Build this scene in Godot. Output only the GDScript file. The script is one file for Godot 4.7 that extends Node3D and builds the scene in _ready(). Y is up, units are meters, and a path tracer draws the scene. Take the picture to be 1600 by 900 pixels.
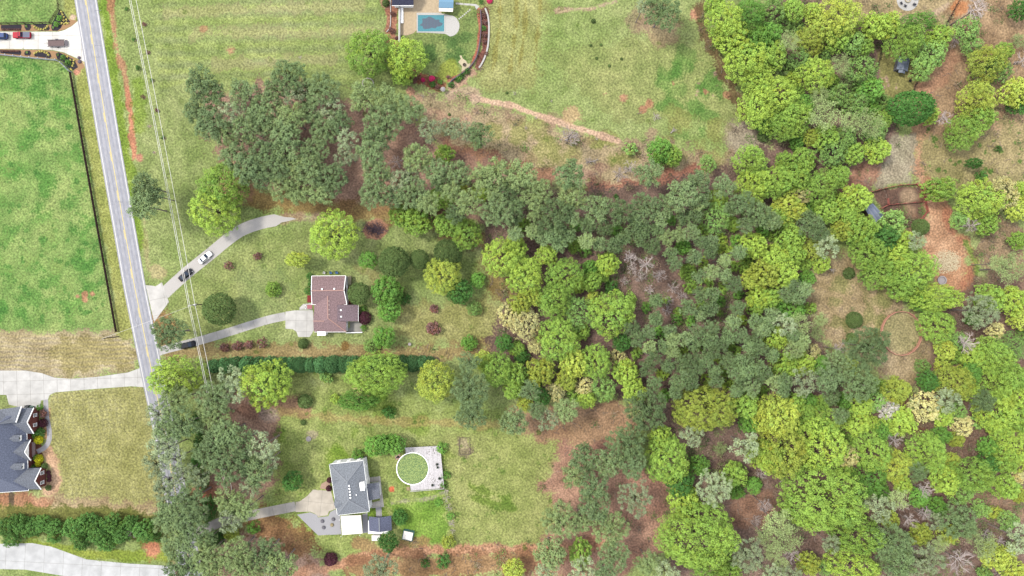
extends Node3D
# A rural neighbourhood seen from a drone 216 m up. The survey grid counts 0.2 m steps from the north-west corner; (800, 450) lies under the drone.
const GRID := 0.2
const EYE := 216.0
const K := 0.22          # share of the picture's brightness that is the surface's own

var rng := RandomNumberGenerator.new()
var used := {}
var mats := {}
var tex := {}
var plants: Array[Dictionary] = []
var marks: Array = []
var hard: Array = []          # footprints of paving and buildings, where nothing grows

# ---------------------------------------------------------------- small helpers
func P(px: float, py: float, h := 0.0) -> Vector3:      # a surveyed spot, h metres above the ground
	var k := GRID * (EYE - h) / EYE
	return Vector3((px - 800.0) * k, h, (py - 450.0) * k)

func lin(c: float) -> float:
	c /= 255.0
	return c / 12.92 if c <= 0.04045 else pow((c + 0.055) / 1.055, 2.4)

func alb(r: float, g: float, b: float, gain := 1.0) -> Color:   # linear base colour of a surface that looks r, g, b in daylight
	return Color(minf(lin(r) * K * gain, 0.85), minf(lin(g) * K * gain, 0.85), minf(lin(b) * K * gain, 0.85))

func srgb(c: Color) -> Color:
	return c.linear_to_srgb()

func numbered(n: String) -> String:
	if not used.has(n):
		used[n] = 0
		return n
	used[n] += 1
	return "%s_%03d" % [n, used[n]]

func thing(called: String, label: String, category: String, at := Vector3.ZERO, turn := 0.0, group := "") -> Node3D:
	var o := Node3D.new()
	o.name = numbered(called)
	add_child(o)
	o.position = at
	o.rotation.y = turn
	tag(o, label, category, group)
	return o

func tag(o: Node, label: String, category: String, group := "") -> void:
	o.set_meta("label", label)
	o.set_meta("category", category)
	if group:
		o.set_meta("group", group)

func part(called: String, mesh: Mesh, m: Material, parent: Node, at := Vector3.ZERO) -> MeshInstance3D:
	var o := MeshInstance3D.new()
	o.name = called if parent != self else numbered(called)
	o.mesh = mesh
	o.material_override = m
	o.position = at
	parent.add_child(o, true)
	return o

func struct(called: String, mesh: Mesh, m: Material) -> MeshInstance3D:
	var o := part(called, mesh, m, self)
	o.set_meta("kind", "structure")
	return o

func stuff(o: Node) -> void:
	o.set_meta("kind", "stuff")

class MB:
	var v := PackedVector3Array()
	var n := PackedVector3Array()
	var c := PackedColorArray()
	var col := Color.WHITE
	func tri(a: Vector3, b: Vector3, d: Vector3) -> void:      # counter-clockwise seen from outside
		var k := (b - a).cross(d - a).normalized()
		v.append(a); v.append(d); v.append(b)
		for i in 3:
			n.append(k); c.append(col)
	func quad(a: Vector3, b: Vector3, d: Vector3, e: Vector3) -> void:
		tri(a, b, d); tri(a, d, e)
	func box(ctr: Vector3, size: Vector3, bas := Basis()) -> void:
		var x := bas.x * size.x / 2; var y := bas.y * size.y / 2; var z := bas.z * size.z / 2
		for f in [[x, y, z], [-x, z, y], [y, z, x], [-y, x, z], [z, x, y], [-z, y, x]]:
			var o: Vector3 = ctr + f[0]; var p: Vector3 = f[1]; var q: Vector3 = f[2]
			quad(o - p - q, o + p - q, o + p + q, o - p + q)
	func bar(a: Vector3, b: Vector3, w: float, h: float) -> void:     # a beam from a to b
		var x := (b - a).normalized()
		var z := x.cross(Vector3.UP)
		z = Vector3.FORWARD if z.length() < 0.01 else z.normalized()
		box((a + b) / 2, Vector3(a.distance_to(b), h, w), Basis(x, z.cross(x), z))
	func prism(pts: PackedVector2Array, y0: float, y1: float) -> void:    # footprint in x, z
		var q := pts
		if not Geometry2D.is_polygon_clockwise(q):
			q = q.duplicate(); q.reverse()
		var ids := Geometry2D.triangulate_polygon(q)
		for i in range(0, ids.size(), 3):
			var a := q[ids[i]]; var b := q[ids[i + 1]]; var d := q[ids[i + 2]]
			if (b - a).cross(d - a) > 0: 
				var t := b; b = d; d = t
			tri(Vector3(a.x, y1, a.y), Vector3(b.x, y1, b.y), Vector3(d.x, y1, d.y))
			tri(Vector3(a.x, y0, a.y), Vector3(d.x, y0, d.y), Vector3(b.x, y0, b.y))
		for i in q.size():
			var a := q[i]; var b := q[(i + 1) % q.size()]
			quad(Vector3(a.x, y0, a.y), Vector3(b.x, y0, b.y), Vector3(b.x, y1, b.y), Vector3(a.x, y1, a.y))
	func slab(p: Array, t: float) -> void:           # a flat plate whose upper face is p
		var k: Vector3 = (p[1] - p[0]).cross(p[2] - p[0])
		var q := p.duplicate()
		if k.y < 0:
			q.reverse()
		var d := Vector3(0, t, 0)
		for i in range(1, q.size() - 1):
			tri(q[0], q[i], q[i + 1])
			tri(q[0] - d, q[i + 1] - d, q[i] - d)
		for i in q.size():
			var a: Vector3 = q[i]; var b: Vector3 = q[(i + 1) % q.size()]
			quad(a - d, b - d, b, a)
	func gable(a: Vector3, b: Vector3, half: float, drop: float, t: float) -> void:   # two roof planes along the ridge a-b
		var s := (b - a); s.y = 0; s = Vector3(-s.z, 0, s.x).normalized() * half
		var d := Vector3(0, -drop, 0)
		slab([a, b, b + s + d, a + s + d], t); slab([a, b, b - s + d, a - s + d], t)
	func tube(path: Array, radii: Array, sides := 6) -> void:
		var prev: Array = []
		for i in path.size():
			var dir: Vector3 = (path[mini(i + 1, path.size() - 1)] - path[maxi(i - 1, 0)]).normalized()
			var x := dir.cross(Vector3(0.31, 0.2, 0.93)); x = x.normalized()
			var y := dir.cross(x)
			var ring: Array = []
			for k in sides:
				var an := TAU * k / sides
				ring.append(path[i] + (x * cos(an) + y * sin(an)) * radii[i])
			if prev:
				for k in sides:
					quad(prev[k], prev[(k + 1) % sides], ring[(k + 1) % sides], ring[k])
			prev = ring
		for k in range(1, sides - 1):
			tri(prev[0], prev[k], prev[k + 1])
	func lathe(ctr: Vector3, prof: Array, sides := 16) -> void:       # prof: (radius, height), from the outer foot upwards
		for i in prof.size() - 1:
			for k in sides:
				var a := TAU * k / sides; var b := TAU * (k + 1) / sides
				var p: Vector2 = prof[i]; var q: Vector2 = prof[i + 1]
				quad(ctr + Vector3(cos(b) * p.x, p.y, sin(b) * p.x), ctr + Vector3(cos(a) * p.x, p.y, sin(a) * p.x), ctr + Vector3(cos(a) * q.x, q.y, sin(a) * q.x), ctr + Vector3(cos(b) * q.x, q.y, sin(b) * q.x))
	func leaf(ctr: Vector3, nrm: Vector3, along: Vector3, l: float, w: float) -> void:    # a bent rhombus
		var y := (along - nrm * along.dot(nrm)).normalized()
		var x := y.cross(nrm)
		var a := ctr - y * l / 2; var b := ctr + x * w / 2 + nrm * w * 0.15; var d := ctr + y * l / 2; var e := ctr - x * w / 2 + nrm * w * 0.15
		tri(a, b, d); tri(a, d, e)
	func mesh() -> ArrayMesh:
		var arr := []
		arr.resize(Mesh.ARRAY_MAX)
		arr[Mesh.ARRAY_VERTEX] = v; arr[Mesh.ARRAY_NORMAL] = n; arr[Mesh.ARRAY_COLOR] = c
		var m := ArrayMesh.new()
		m.add_surface_from_arrays(Mesh.PRIMITIVE_TRIANGLES, arr)
		return m

func flat(pts: Array, h := 0.0) -> PackedVector2Array:      # survey spots -> x, z
	var out := PackedVector2Array()
	for p in pts:
		var q := P(p[0], p[1], h)
		out.append(Vector2(q.x, q.z))
	return out

func rnd(a: float, b: float) -> float:
	return rng.randf_range(a, b)

func is_hard(p: Vector3) -> bool:
	var q := Vector2(p.x, p.z)
	for h in hard:
		if h[0].has_point(q) and Geometry2D.is_point_in_polygon(q, h[1]):
			return true
	return false

func note_hard(ring: PackedVector2Array) -> void:
	var box := Rect2(ring[0], Vector2.ZERO)
	for p in ring: box = box.expand(p)
	hard.append([box, ring])

# ---------------------------------------------------------------- materials
func noise_tex(called: String, size: int, freq: float, low: float, seedn: int, octaves := 4) -> Texture2D:
	if not tex.has(called):
		var f := FastNoiseLite.new()
		f.seed = seedn
		f.frequency = freq
		f.fractal_octaves = octaves
		var im := f.get_seamless_image(size, size)
		im.convert(Image.FORMAT_RGB8)
		var d := im.get_data()
		for i in range(0, d.size(), 3):
			var x := clampf((d[i] / 255.0 - 0.5) * 1.5 + 0.5, 0, 1)
			var y := int(255 * (low + (1 - low) * x))
			d[i] = y; d[i + 1] = y; d[i + 2] = y
		tex[called] = ImageTexture.create_from_image(Image.create_from_data(size, size, false, Image.FORMAT_RGB8, d))
	return tex[called]

func mat(called: String, c: Color, rough := 0.8, pattern := "", span := 1.0, metal := 0.0) -> StandardMaterial3D:
	if not mats.has(called):
		var m := StandardMaterial3D.new()
		m.resource_name = called
		m.albedo_color = srgb(c)
		m.roughness = rough
		m.metallic = metal
		m.metallic_specular = 0.3
		if pattern:
			m.albedo_texture = tex[pattern]
			m.uv1_triplanar = true
			m.uv1_world_triplanar = true
			m.uv1_scale = Vector3.ONE / span
		mats[called] = m
	return mats[called]

func leaf_mat(called: String, c: Color, through := 0.5) -> StandardMaterial3D:
	if not mats.has(called):
		var m := StandardMaterial3D.new()
		m.resource_name = called
		m.albedo_color = srgb(c)
		m.vertex_color_use_as_albedo = true
		m.roughness = 0.75
		m.metallic_specular = 0.2
		m.backlight_enabled = true
		m.backlight = Color(through, through, through)
		mats[called] = m
	return mats[called]

# ---------------------------------------------------------------- ground cover painted by kind of soil and grass, survey spot + (200, 200)
const GW := 2000
const GH := 1300
var soil := PackedByteArray()
var n_big := PackedByteArray()
var n_mid := PackedByteArray()
var n_fine := PackedByteArray()

func noise_bytes(w: int, h: int, freq: float, seedn: int, octaves: int) -> PackedByteArray:
	var f := FastNoiseLite.new()
	f.seed = seedn
	f.frequency = freq
	f.fractal_octaves = octaves
	f.noise_type = FastNoiseLite.TYPE_SIMPLEX_SMOOTH
	var d := f.get_image(w, h).get_data()
	var lut := PackedByteArray()
	for i in 256: lut.append(clampi(int((i - 128) * 1.4 + 128), 0, 255))
	for i in d.size(): d[i] = lut[d[i]]
	return d

func ground_start(c1: Color, c2: Color) -> void:
	n_big = noise_bytes(1000, 650, 0.012, 3, 4)
	n_mid = noise_bytes(1000, 650, 0.06, 7, 4)
	n_fine = noise_bytes(1024, 1024, 0.26, 11, 2)
	soil.resize(GW * GH * 3)
	var a := srgb(c1); var b := srgb(c2)
	for y in GH:
		var hy := (y >> 1) * 1000
		var fy := (y & 1023) * 1024
		var i := y * GW * 3
		for x in GW:
			var t := (n_big[hy + (x >> 1)] * 0.5 + n_mid[hy + (x >> 1)] * 0.5) / 255.0
			var s := 178.0 + n_fine[fy + (x & 1023)] * 0.43 + n_mid[hy + (x >> 1)] * 0.18
			soil[i] = int((a.r + (b.r - a.r) * t) * s)
			soil[i + 1] = int((a.g + (b.g - a.g) * t) * s)
			soil[i + 2] = int((a.b + (b.b - a.b) * t) * s)
			i += 3

# lays one patch: ring of spots (closed) or line of spots with a width; soft edge, ragged by noise; strength a
func lay(pts: Array, width: float, c1: Color, c2: Color, soft: float, rag: float, a := 1.0, closed := false) -> void:
	soft *= 0.6
	rag *= 1.5
	var q := PackedVector2Array()
	for p in pts:
		q.append(Vector2(p[0] + 200.0, p[1] + 200.0))
	var lo := q[0]; var hi := q[0]
	for p in q:
		lo = lo.min(p); hi = hi.max(p)
	var pad := width / 2 + soft + rag
	var x0 := maxi(0, int(lo.x - pad)); var x1 := mini(GW - 1, int(hi.x + pad))
	var y0 := maxi(0, int(lo.y - pad)); var y1 := mini(GH - 1, int(hi.y + pad))
	var ca := srgb(c1) * 255.0; var cb := srgb(c2) * 255.0
	var m := q.size()
	var last := m if closed else m - 1
	var half := width / 2
	# distance to the outline on every fourth spot; between them it is interpolated
	var cw := (x1 - x0) / 4 + 2
	var ch := (y1 - y0) / 4 + 2
	var far := PackedFloat32Array()
	far.resize(cw * ch)
	for cy in ch:
		for cx in cw:
			var d := 1e9
			var inside := false
			var p := Vector2(x0 + cx * 4, y0 + cy * 4)
			if m == 1:
				d = p.distance_squared_to(q[0])
			else:
				for k in last:
					var e := q[k]; var f := q[(k + 1) % m]
					var w := p - e; var g := f - e
					var t := clampf(w.dot(g) / maxf(g.length_squared(), 1e-6), 0, 1)
					d = minf(d, (w - g * t).length_squared())
					if closed and (e.y > p.y) != (f.y > p.y) and p.x < g.x * (p.y - e.y) / g.y + e.x:
						inside = not inside
			far[cy * cw + cx] = -sqrt(d) if inside else sqrt(d)
	for y in range(y0, y1 + 1):
		var hy := (y >> 1) * 1000
		var fy := (y & 1023) * 1024
		var cy := (y - y0) >> 2
		var ty := ((y - y0) & 3) * 0.25
		for x in range(x0, x1 + 1):
			var at := cy * cw + ((x - x0) >> 2)
			var tx := ((x - x0) & 3) * 0.25
			var d := lerpf(lerpf(far[at], far[at + 1], tx), lerpf(far[at + cw], far[at + cw + 1], tx), ty)
			if d - half > soft + rag:
				continue
			var nm := n_mid[hy + (x >> 1)]
			var nf := n_fine[fy + (x & 1023)]
			d = d - half + rag * ((nm + nf * 0.5) / 191.0 - 1.0)
			if d > soft: 
				continue
			var k2 := a if d < 0 else a * (1.0 - d / soft)
			var i := (y * GW + x) * 3
			var u := (nm + n_big[hy + (x >> 1)]) / 510.0
			var s := 0.7 + nf * 0.0017 + nm * 0.0007
			soil[i] = int(soil[i] * (1 - k2) + (ca.r + (cb.r - ca.r) * u) * s * k2)
			soil[i + 1] = int(soil[i + 1] * (1 - k2) + (ca.g + (cb.g - ca.g) * u) * s * k2)
			soil[i + 2] = int(soil[i + 2] * (1 - k2) + (ca.b + (cb.b - ca.b) * u) * s * k2)

func spot(x: float, y: float, r: float, c1: Color, c2: Color, soft := 6.0, rag := 6.0, a := 1.0) -> void:
	lay([[x, y]], 2 * r, c1, c2, soft, rag, a)

func stripes(pts: Array, dir: Vector2, step: float, gain: float) -> void:      # mowing: alternate passes lie lighter and darker
	var q := PackedVector2Array()
	for p in pts:
		q.append(Vector2(p[0] + 200.0, p[1] + 200.0))
	var lo := q[0]; var hi := q[0]
	for p in q:
		lo = lo.min(p); hi = hi.max(p)
	var side := Vector2(-dir.y, dir.x)
	for y in range(maxi(0, int(lo.y)), mini(GH, int(hi.y))):
		for x in range(maxi(0, int(lo.x)), mini(GW, int(hi.x))):
			var p := Vector2(x, y)
			if not Geometry2D.is_point_in_polygon(p, q):
				continue
			var u := p.dot(side) + n_mid[(y >> 1) * 1000 + (x >> 1)] * 0.02
			var s := 1.0 + gain * sin(u / step * TAU) * (0.4 + n_big[(y >> 1) * 1000 + (x >> 1)] / 200.0)
			var i := (y * GW + x) * 3
			soil[i] = mini(255, int(soil[i] * s)); soil[i + 1] = mini(255, int(soil[i + 1] * s)); soil[i + 2] = mini(255, int(soil[i + 2] * (2 * s - s * s)))

# ---------------------------------------------------------------- plants
var crowns := {}         # "kind size" -> meshes about the crown's centre, of radius CR[size]
var woods := {}
const CR := {"s": 1.6, "m": 3.6, "l": 6.6, "x": 10.5}

func broad_crown(r: float, flatness: float, sparse: float, big_leaf: float) -> ArrayMesh:
	var b := MB.new()
	var lobes: Array = [[Vector3(0, r * 0.12, 0), r * 0.62]]
	var nl := int(clampf(4 + r * 0.9, 4, 13))
	for i in nl:
		var an := TAU * (i + rnd(-0.3, 0.3)) / nl
		var lr := r * rnd(0.34, 0.52)
		lobes.append([Vector3(cos(an) * (r - lr) * rnd(0.8, 1.06), r * flatness * rnd(-0.5, 0.25), sin(an) * (r - lr) * rnd(0.8, 1.06)), lr])
	for i in int(nl * 0.6):
		var an := rnd(0, TAU); var lr := r * rnd(0.22, 0.36)
		lobes.append([Vector3(cos(an) * r * 0.4, r * flatness * rnd(0.45, 0.8), sin(an) * r * 0.4), lr])
	var clump := clampf(0.36 + r * 0.075, 0.42, 0.9)
	for li in lobes.size():
		var c: Vector3 = lobes[li][0]; var lr: float = lobes[li][1]
		var lobe_tone := rnd(0.84, 1.16); var lobe_warm := rnd(0.9, 1.12)
		for shell in 2:                                  # leafy clumps outside, a thinner layer of leaves further in
			var n := int(4 * PI * lr * lr * 0.62 / (clump * clump * (3.0 if shell == 0 else 3.4)))
			for k in n:
				var y := 1 - 1.7 * (k + 0.5) / n
				var an := k * 2.39996 + rnd(-0.35, 0.35)
				var s := sqrt(maxf(0, 1 - y * y))
				var nrm := Vector3(cos(an) * s, y, sin(an) * s)
				var at := c + Vector3(nrm.x, nrm.y * flatness * 1.15, nrm.z) * lr * (rnd(0.82, 1.12) if shell == 0 else 0.68)
				var hid := false
				for lj in lobes.size():
					var off: Vector3 = at - lobes[lj][0]
					if lj != li and Vector3(off.x, off.y / (flatness * 1.15), off.z).length() < lobes[lj][1] * (0.8 if shell == 0 else 0.7):
						hid = true
				if hid or rnd(0, 1) < sparse:
					continue
				var tone := rnd(0.68, 1.34) * lobe_tone
				var warm := rnd(0.92, 1.1) * lobe_warm
				var cr := clump * rnd(0.7, 1.2)
				for j in int(rnd(28, 38) * (0.6 + clump * 0.6) * (1 - sparse * 0.4)) if shell == 0 else 8:
					var od := (Vector3(rng.randfn(), rng.randfn() + 0.25, rng.randfn()) + nrm * 0.7).normalized()
					var o := od * cr * (rnd(0.6, 1.0) if shell == 0 else rnd(0.3, 1.2))
					var ln := (od * 0.85 + Vector3(0, 0.45, 0) + Vector3(rng.randfn(), rng.randfn(), rng.randfn()) * 0.33).normalized()
					var v := tone * rnd(0.82, 1.18)
					b.col = Color(v * warm, v, v * rnd(0.75, 1.15) / warm)
					var sz := (rnd(0.24, 0.42) if shell == 0 else rnd(0.45, 0.7)) * big_leaf
					b.leaf(at + o, ln, Vector3(rng.randfn(), rng.randfn() * 0.4, rng.randfn()), sz, sz * 0.66)
	return b.mesh()

func pine_crown(r: float, sparse: float, tall: float) -> ArrayMesh:      # round puffs of needles at the ends of the limbs
	var b := MB.new()
	var n := int(13 + r * r * 3.5)
	var ph := rnd(0, TAU)
	for k in n:
		var rho := sqrt((k + rnd(0.1, 0.9)) / n)
		var an := k * 2.39996 + rnd(-0.3, 0.3)
		var edge := 0.88 + 0.1 * sin(an * 3 + ph) + 0.08 * sin(an * 5 + ph * 2)
		if rnd(0, 1) < sparse:
			continue
		var out := Vector3(cos(an), 0, sin(an))
		var top := r * tall * sqrt(maxf(0, 1 - rho * rho * 0.92)) - r * 0.12
		var at := out * rho * r * edge + Vector3(0, top * rnd(0.4, 1.05) - r * 0.32 * (1 if rnd(0, 1) < 0.25 else 0), 0)
		b.col = Color(0.5, 0.44, 0.36)
		b.tube([Vector3(0, at.y * 0.5 - r * 0.3, 0), at * Vector3(0.6, 0.8, 0.6) - Vector3(0, 0.15 * r * 0.4, 0), at], [0.06, 0.04, 0.015], 3)
		var tone := rnd(0.66, 1.36)
		var warm := rnd(0.95, 1.06)
		var size := rnd(0.75, 1.2)
		for j in 36:
			var d := Vector3(rng.randfn(), rng.randfn() * 0.8 + 0.3, rng.randfn()).normalized()
			var v := tone * rnd(0.78, 1.25)
			b.col = Color(v * warm, v, v * rnd(0.8, 1.1) / warm)
			var l := rnd(0.42, 0.7) * size
			var sd := (Vector3(0, 0.5, 0) + d * 0.8 + Vector3(rng.randfn(), rng.randfn(), rng.randfn()) * 0.35).normalized()
			b.leaf(at + d * rnd(0.35, 0.72) * size, sd, Vector3(d.x, d.y * 0.4, d.z), l, 0.19)
	return b.mesh()

func dense_crown(r: float, tall: float) -> ArrayMesh:         # holly, cypress, clipped shrubs: tight rosettes all over a dome
	var b := MB.new()
	var n := int(2 * PI * r * r * (0.6 + tall * 0.7) / 0.13)
	for k in n:
		var y := 1 - 1.15 * (k + 0.5) / n
		var an := k * 2.39996
		var s := pow(maxf(0, 1 - y * y), 0.5 + 0.12 * tall)
		var nrm := Vector3(cos(an) * s, y, sin(an) * s)
		var at := Vector3(nrm.x, nrm.y * tall, nrm.z) * r * rnd(0.82, 1.06)
		var tone := rnd(0.5, 1.55)
		for j in 14:
			var d := (nrm + Vector3(rng.randfn(), rng.randfn() + 0.3, rng.randfn()) * 0.55).normalized()
			var v := tone * rnd(0.8, 1.2)
			b.col = Color(v * 1.02, v, v * 0.9)
			var ln := (nrm * 0.5 + Vector3(0, 0.6, 0) + Vector3(rng.randfn(), rng.randfn(), rng.randfn()) * 0.5).normalized()
			b.leaf(at + d * 0.17, ln, d, rnd(0.26, 0.42), rnd(0.12, 0.2))
	return b.mesh()

func twig(b: MB, a: Vector3, d: Vector3, l: float, w: float, deep: int) -> void:
	var e := a + d * l
	var mid := a + d * l * 0.5 + Vector3(rng.randfn(), rng.randfn(), rng.randfn()) * l * 0.05
	var v := rnd(0.8, 1.15)
	b.col = Color(v, v, v)
	b.tube([a, mid, e], [w, w * 0.8, w * 0.55], 3)
	if deep == 0:
		return
	for i in (4 if deep > 1 else 5):
		var u := lerpf(0.4, 1.0, (i + rnd(0, 1)) / 4.5)
		var nd := (d + Vector3(rng.randfn(), rng.randfn() * 0.6 + 0.25, rng.randfn()) * 0.62).normalized()
		twig(b, a.lerp(e, minf(u, 1)), nd, l * rnd(0.42, 0.66), w * 0.5, deep - 1)

func bare_crown(r: float, deep: int, tall: float) -> ArrayMesh:
	var b := MB.new()
	var n := 8
	for i in n:
		var an := TAU * (i + rnd(-0.3, 0.3)) / n
		var d := Vector3(cos(an), rnd(0.2, 1.0) * tall, sin(an)).normalized()
		twig(b, Vector3(0, rnd(-0.5, 0.1) * r * tall, 0), d, r * rnd(0.5, 0.7), r * 0.022 + 0.03, deep)
	twig(b, Vector3(0, -r * 0.3, 0), Vector3(rnd(-0.2, 0.2), 1, 0).normalized(), r * 0.8 * tall, r * 0.02 + 0.02, deep)
	return b.mesh()

func leafing_crown(r: float) -> ArrayMesh:       # half-open buds: twigs show between small leaves
	var b := MB.new()
	for i in 9:
		var an := TAU * (i + rnd(-0.3, 0.3)) / 9
		var d := Vector3(cos(an), rnd(0.15, 0.9), sin(an)).normalized()
		b.col = Color(0.75, 0.72, 0.72)
		b.tube([Vector3(0, -r * 0.4, 0), d * r * 0.5, d * r * 0.95], [0.07, 0.045, 0.02], 3)
		for k in int(r * 3.2):
			var at := d * r * rnd(0.35, 1.05) + Vector3(rng.randfn(), rng.randfn() * 0.7, rng.randfn()) * r * 0.15
			b.col = Color(0.8, 0.76, 0.76)
			b.tube([d * r * rnd(0.3, 0.8), at], [0.03, 0.012], 3)
			var tone := rnd(0.8, 1.2)
			for j in 13:
				var v := tone * rnd(0.8, 1.2)
				b.col = Color(v, v, v * rnd(0.8, 1.1))
				var ln := (Vector3(0, 1, 0) + Vector3(rng.randfn(), rng.randfn(), rng.randfn()) * 0.5).normalized()
				b.leaf(at + Vector3(rng.randfn(), rng.randfn(), rng.randfn()) * 0.33, ln, Vector3(rng.randfn(), 0, rng.randfn()), rnd(0.22, 0.38), rnd(0.14, 0.24))
	return b.mesh()

func trunk_mesh(spread: float, straight: bool) -> ArrayMesh:   # height 1 up to the crown's centre; widths are scaled with the crown
	var b := MB.new()
	b.tube([Vector3(0, -0.01, 0), Vector3(0.004, 0.06, 0), Vector3(0.01, 0.5, 0.008), Vector3(0, 0.95, 0), Vector3(0, 1.25 if straight else 1.05, 0)], [0.075, 0.055, 0.045, 0.03, 0.008], 7)
	for i in (4 if straight else 6):
		var an := TAU * (i + rnd(-0.2, 0.2)) / 6 * (1.5 if straight else 1.0)
		var y := rnd(0.55, 0.85)
		b.tube([Vector3(0, y, 0), Vector3(cos(an) * spread * 0.5, y + 0.12, sin(an) * spread * 0.5), Vector3(cos(an) * spread, y + 0.3, sin(an) * spread)], [0.026, 0.018, 0.007], 5)
	return b.mesh()

func make_plants() -> void:
	for s in CR:
		var r: float = CR[s]
		var n := 4 if s in ["m", "l"] else 3
		for kind in ["broad", "open", "pine", "thin", "dense", "bare", "leafing"]:
			if kind == "pine" and s == "x" or kind == "thin" and s in ["x", "s"] or kind == "dense" and s in ["l", "x"] or kind == "bare" and s == "x" or kind == "leafing" and s in ["s", "x"] or kind == "open" and s == "x":
				continue
			var list: Array = []
			for i in (n if kind in ["broad", "pine"] else 2):
				match kind:
					"broad": list.append(broad_crown(r, 0.75 if s == "x" else 0.9, 0.05, 1.0 if r > 2 else 0.7))
					"open": list.append(broad_crown(r, 0.75, 0.3, 0.9))
					"pine": list.append(pine_crown(r, 0.06, 0.62 if s == "l" else 0.8))
					"thin": list.append(pine_crown(r, 0.38, 0.62))
					"dense": list.append(dense_crown(r, 0.95 if i == 0 else 1.3))
					"bare": list.append(bare_crown(r, 2 if s == "s" else 3, 0.8))
					"leafing": list.append(leafing_crown(r))
			crowns[kind + s] = list
	woods.tree = [trunk_mesh(0.5, false), trunk_mesh(0.6, false)]
	woods.pine = [trunk_mesh(0.4, true), trunk_mesh(0.3, true)]

# code: [form, colour as seen, gain, word for a tree, word for a shrub, name of a tree, name of a shrub]
var KINDS := {
	"o": ["broad", Color(147, 183, 82), "bright green broadleaf tree", "bright green leafy shrub", "broadleaf_tree", "leafy_shrub"],
	"y": ["broad", Color(168, 186, 82), "yellow-green broadleaf tree", "yellow-green leafy shrub", "broadleaf_tree", "leafy_shrub"],
	"c": ["open", Color(204, 200, 138), "cream catkin-covered broadleaf tree", "cream flowering shrub", "catkin_tree", "flowering_shrub"],
	"g": ["broad", Color(112, 160, 72), "mid green broadleaf tree", "mid green leafy shrub", "broadleaf_tree", "leafy_shrub"],
	"d": ["broad", Color(78, 122, 58), "dark green broadleaf tree", "dark green leafy shrub", "broadleaf_tree", "leafy_shrub"],
	"e": ["open", Color(132, 170, 92), "pale green open-crowned tree", "pale green open shrub", "broadleaf_tree", "leafy_shrub"],
	"s": ["leafing", Color(156, 176, 116), "pale half-leafed slender tree", "pale half-leafed sapling", "half_leafed_tree", "half_leafed_sapling"],
	"p": ["pine", Color(120, 142, 96), "grey-green pine tree", "grey-green young pine", "pine_tree", "young_pine"],
	"q": ["thin", Color(144, 160, 122), "thin pale pine tree", "thin young pine", "pine_tree", "young_pine"],
	"k": ["pine", Color(102, 124, 82), "dark pine tree", "dark young pine", "pine_tree", "young_pine"],
	"b": ["bare", Color(184, 172, 168), "leafless grey tree", "leafless grey bush", "bare_tree", "bare_bush"],
	"w": ["open", Color(226, 222, 214), "white blossoming tree", "white blossoming shrub", "blossom_tree", "blossom_shrub"],
	"h": ["dense", Color(98, 122, 70), "dense dark evergreen tree", "dense dark evergreen shrub", "evergreen_tree", "evergreen_shrub"],
	"l": ["dense", Color(88, 134, 84), "deep green hedge cypress", "deep green hedge cypress", "hedge_bush", "hedge_bush"],
	"n": ["broad", Color(92, 134, 66), "rounded green hedge bush", "rounded green hedge bush", "hedge_bush", "hedge_bush"],
	"m": ["open", Color(130, 96, 92), "maroon-leafed ornamental tree", "maroon-leafed shrub", "maroon_tree", "maroon_shrub"],
	"j": ["dense", Color(86, 138, 66), "dense green cedar", "dense green cedar shrub", "cedar_tree", "cedar_shrub"],
	"u": ["dense", Color(92, 52, 66), "round purple-leafed tree", "round purple-leafed shrub", "purple_tree", "purple_shrub"],
	"v": ["dense", Color(196, 196, 40), "bright yellow clipped bush", "bright yellow clipped bush", "yellow_bush", "yellow_bush"],
	"z": ["dense", Color(226, 60, 120), "pink flowering azalea", "pink flowering azalea", "azalea_bush", "azalea_bush"],
}
const GROUPS := {"pine_tree": "pines of the wood and yards", "broadleaf_tree": "broadleaf trees of the wood and yards", "hedge_bush": "bushes of the hedges", "bare_tree": "leafless trees", "half_leafed_tree": "half-leafed trees"}

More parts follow.
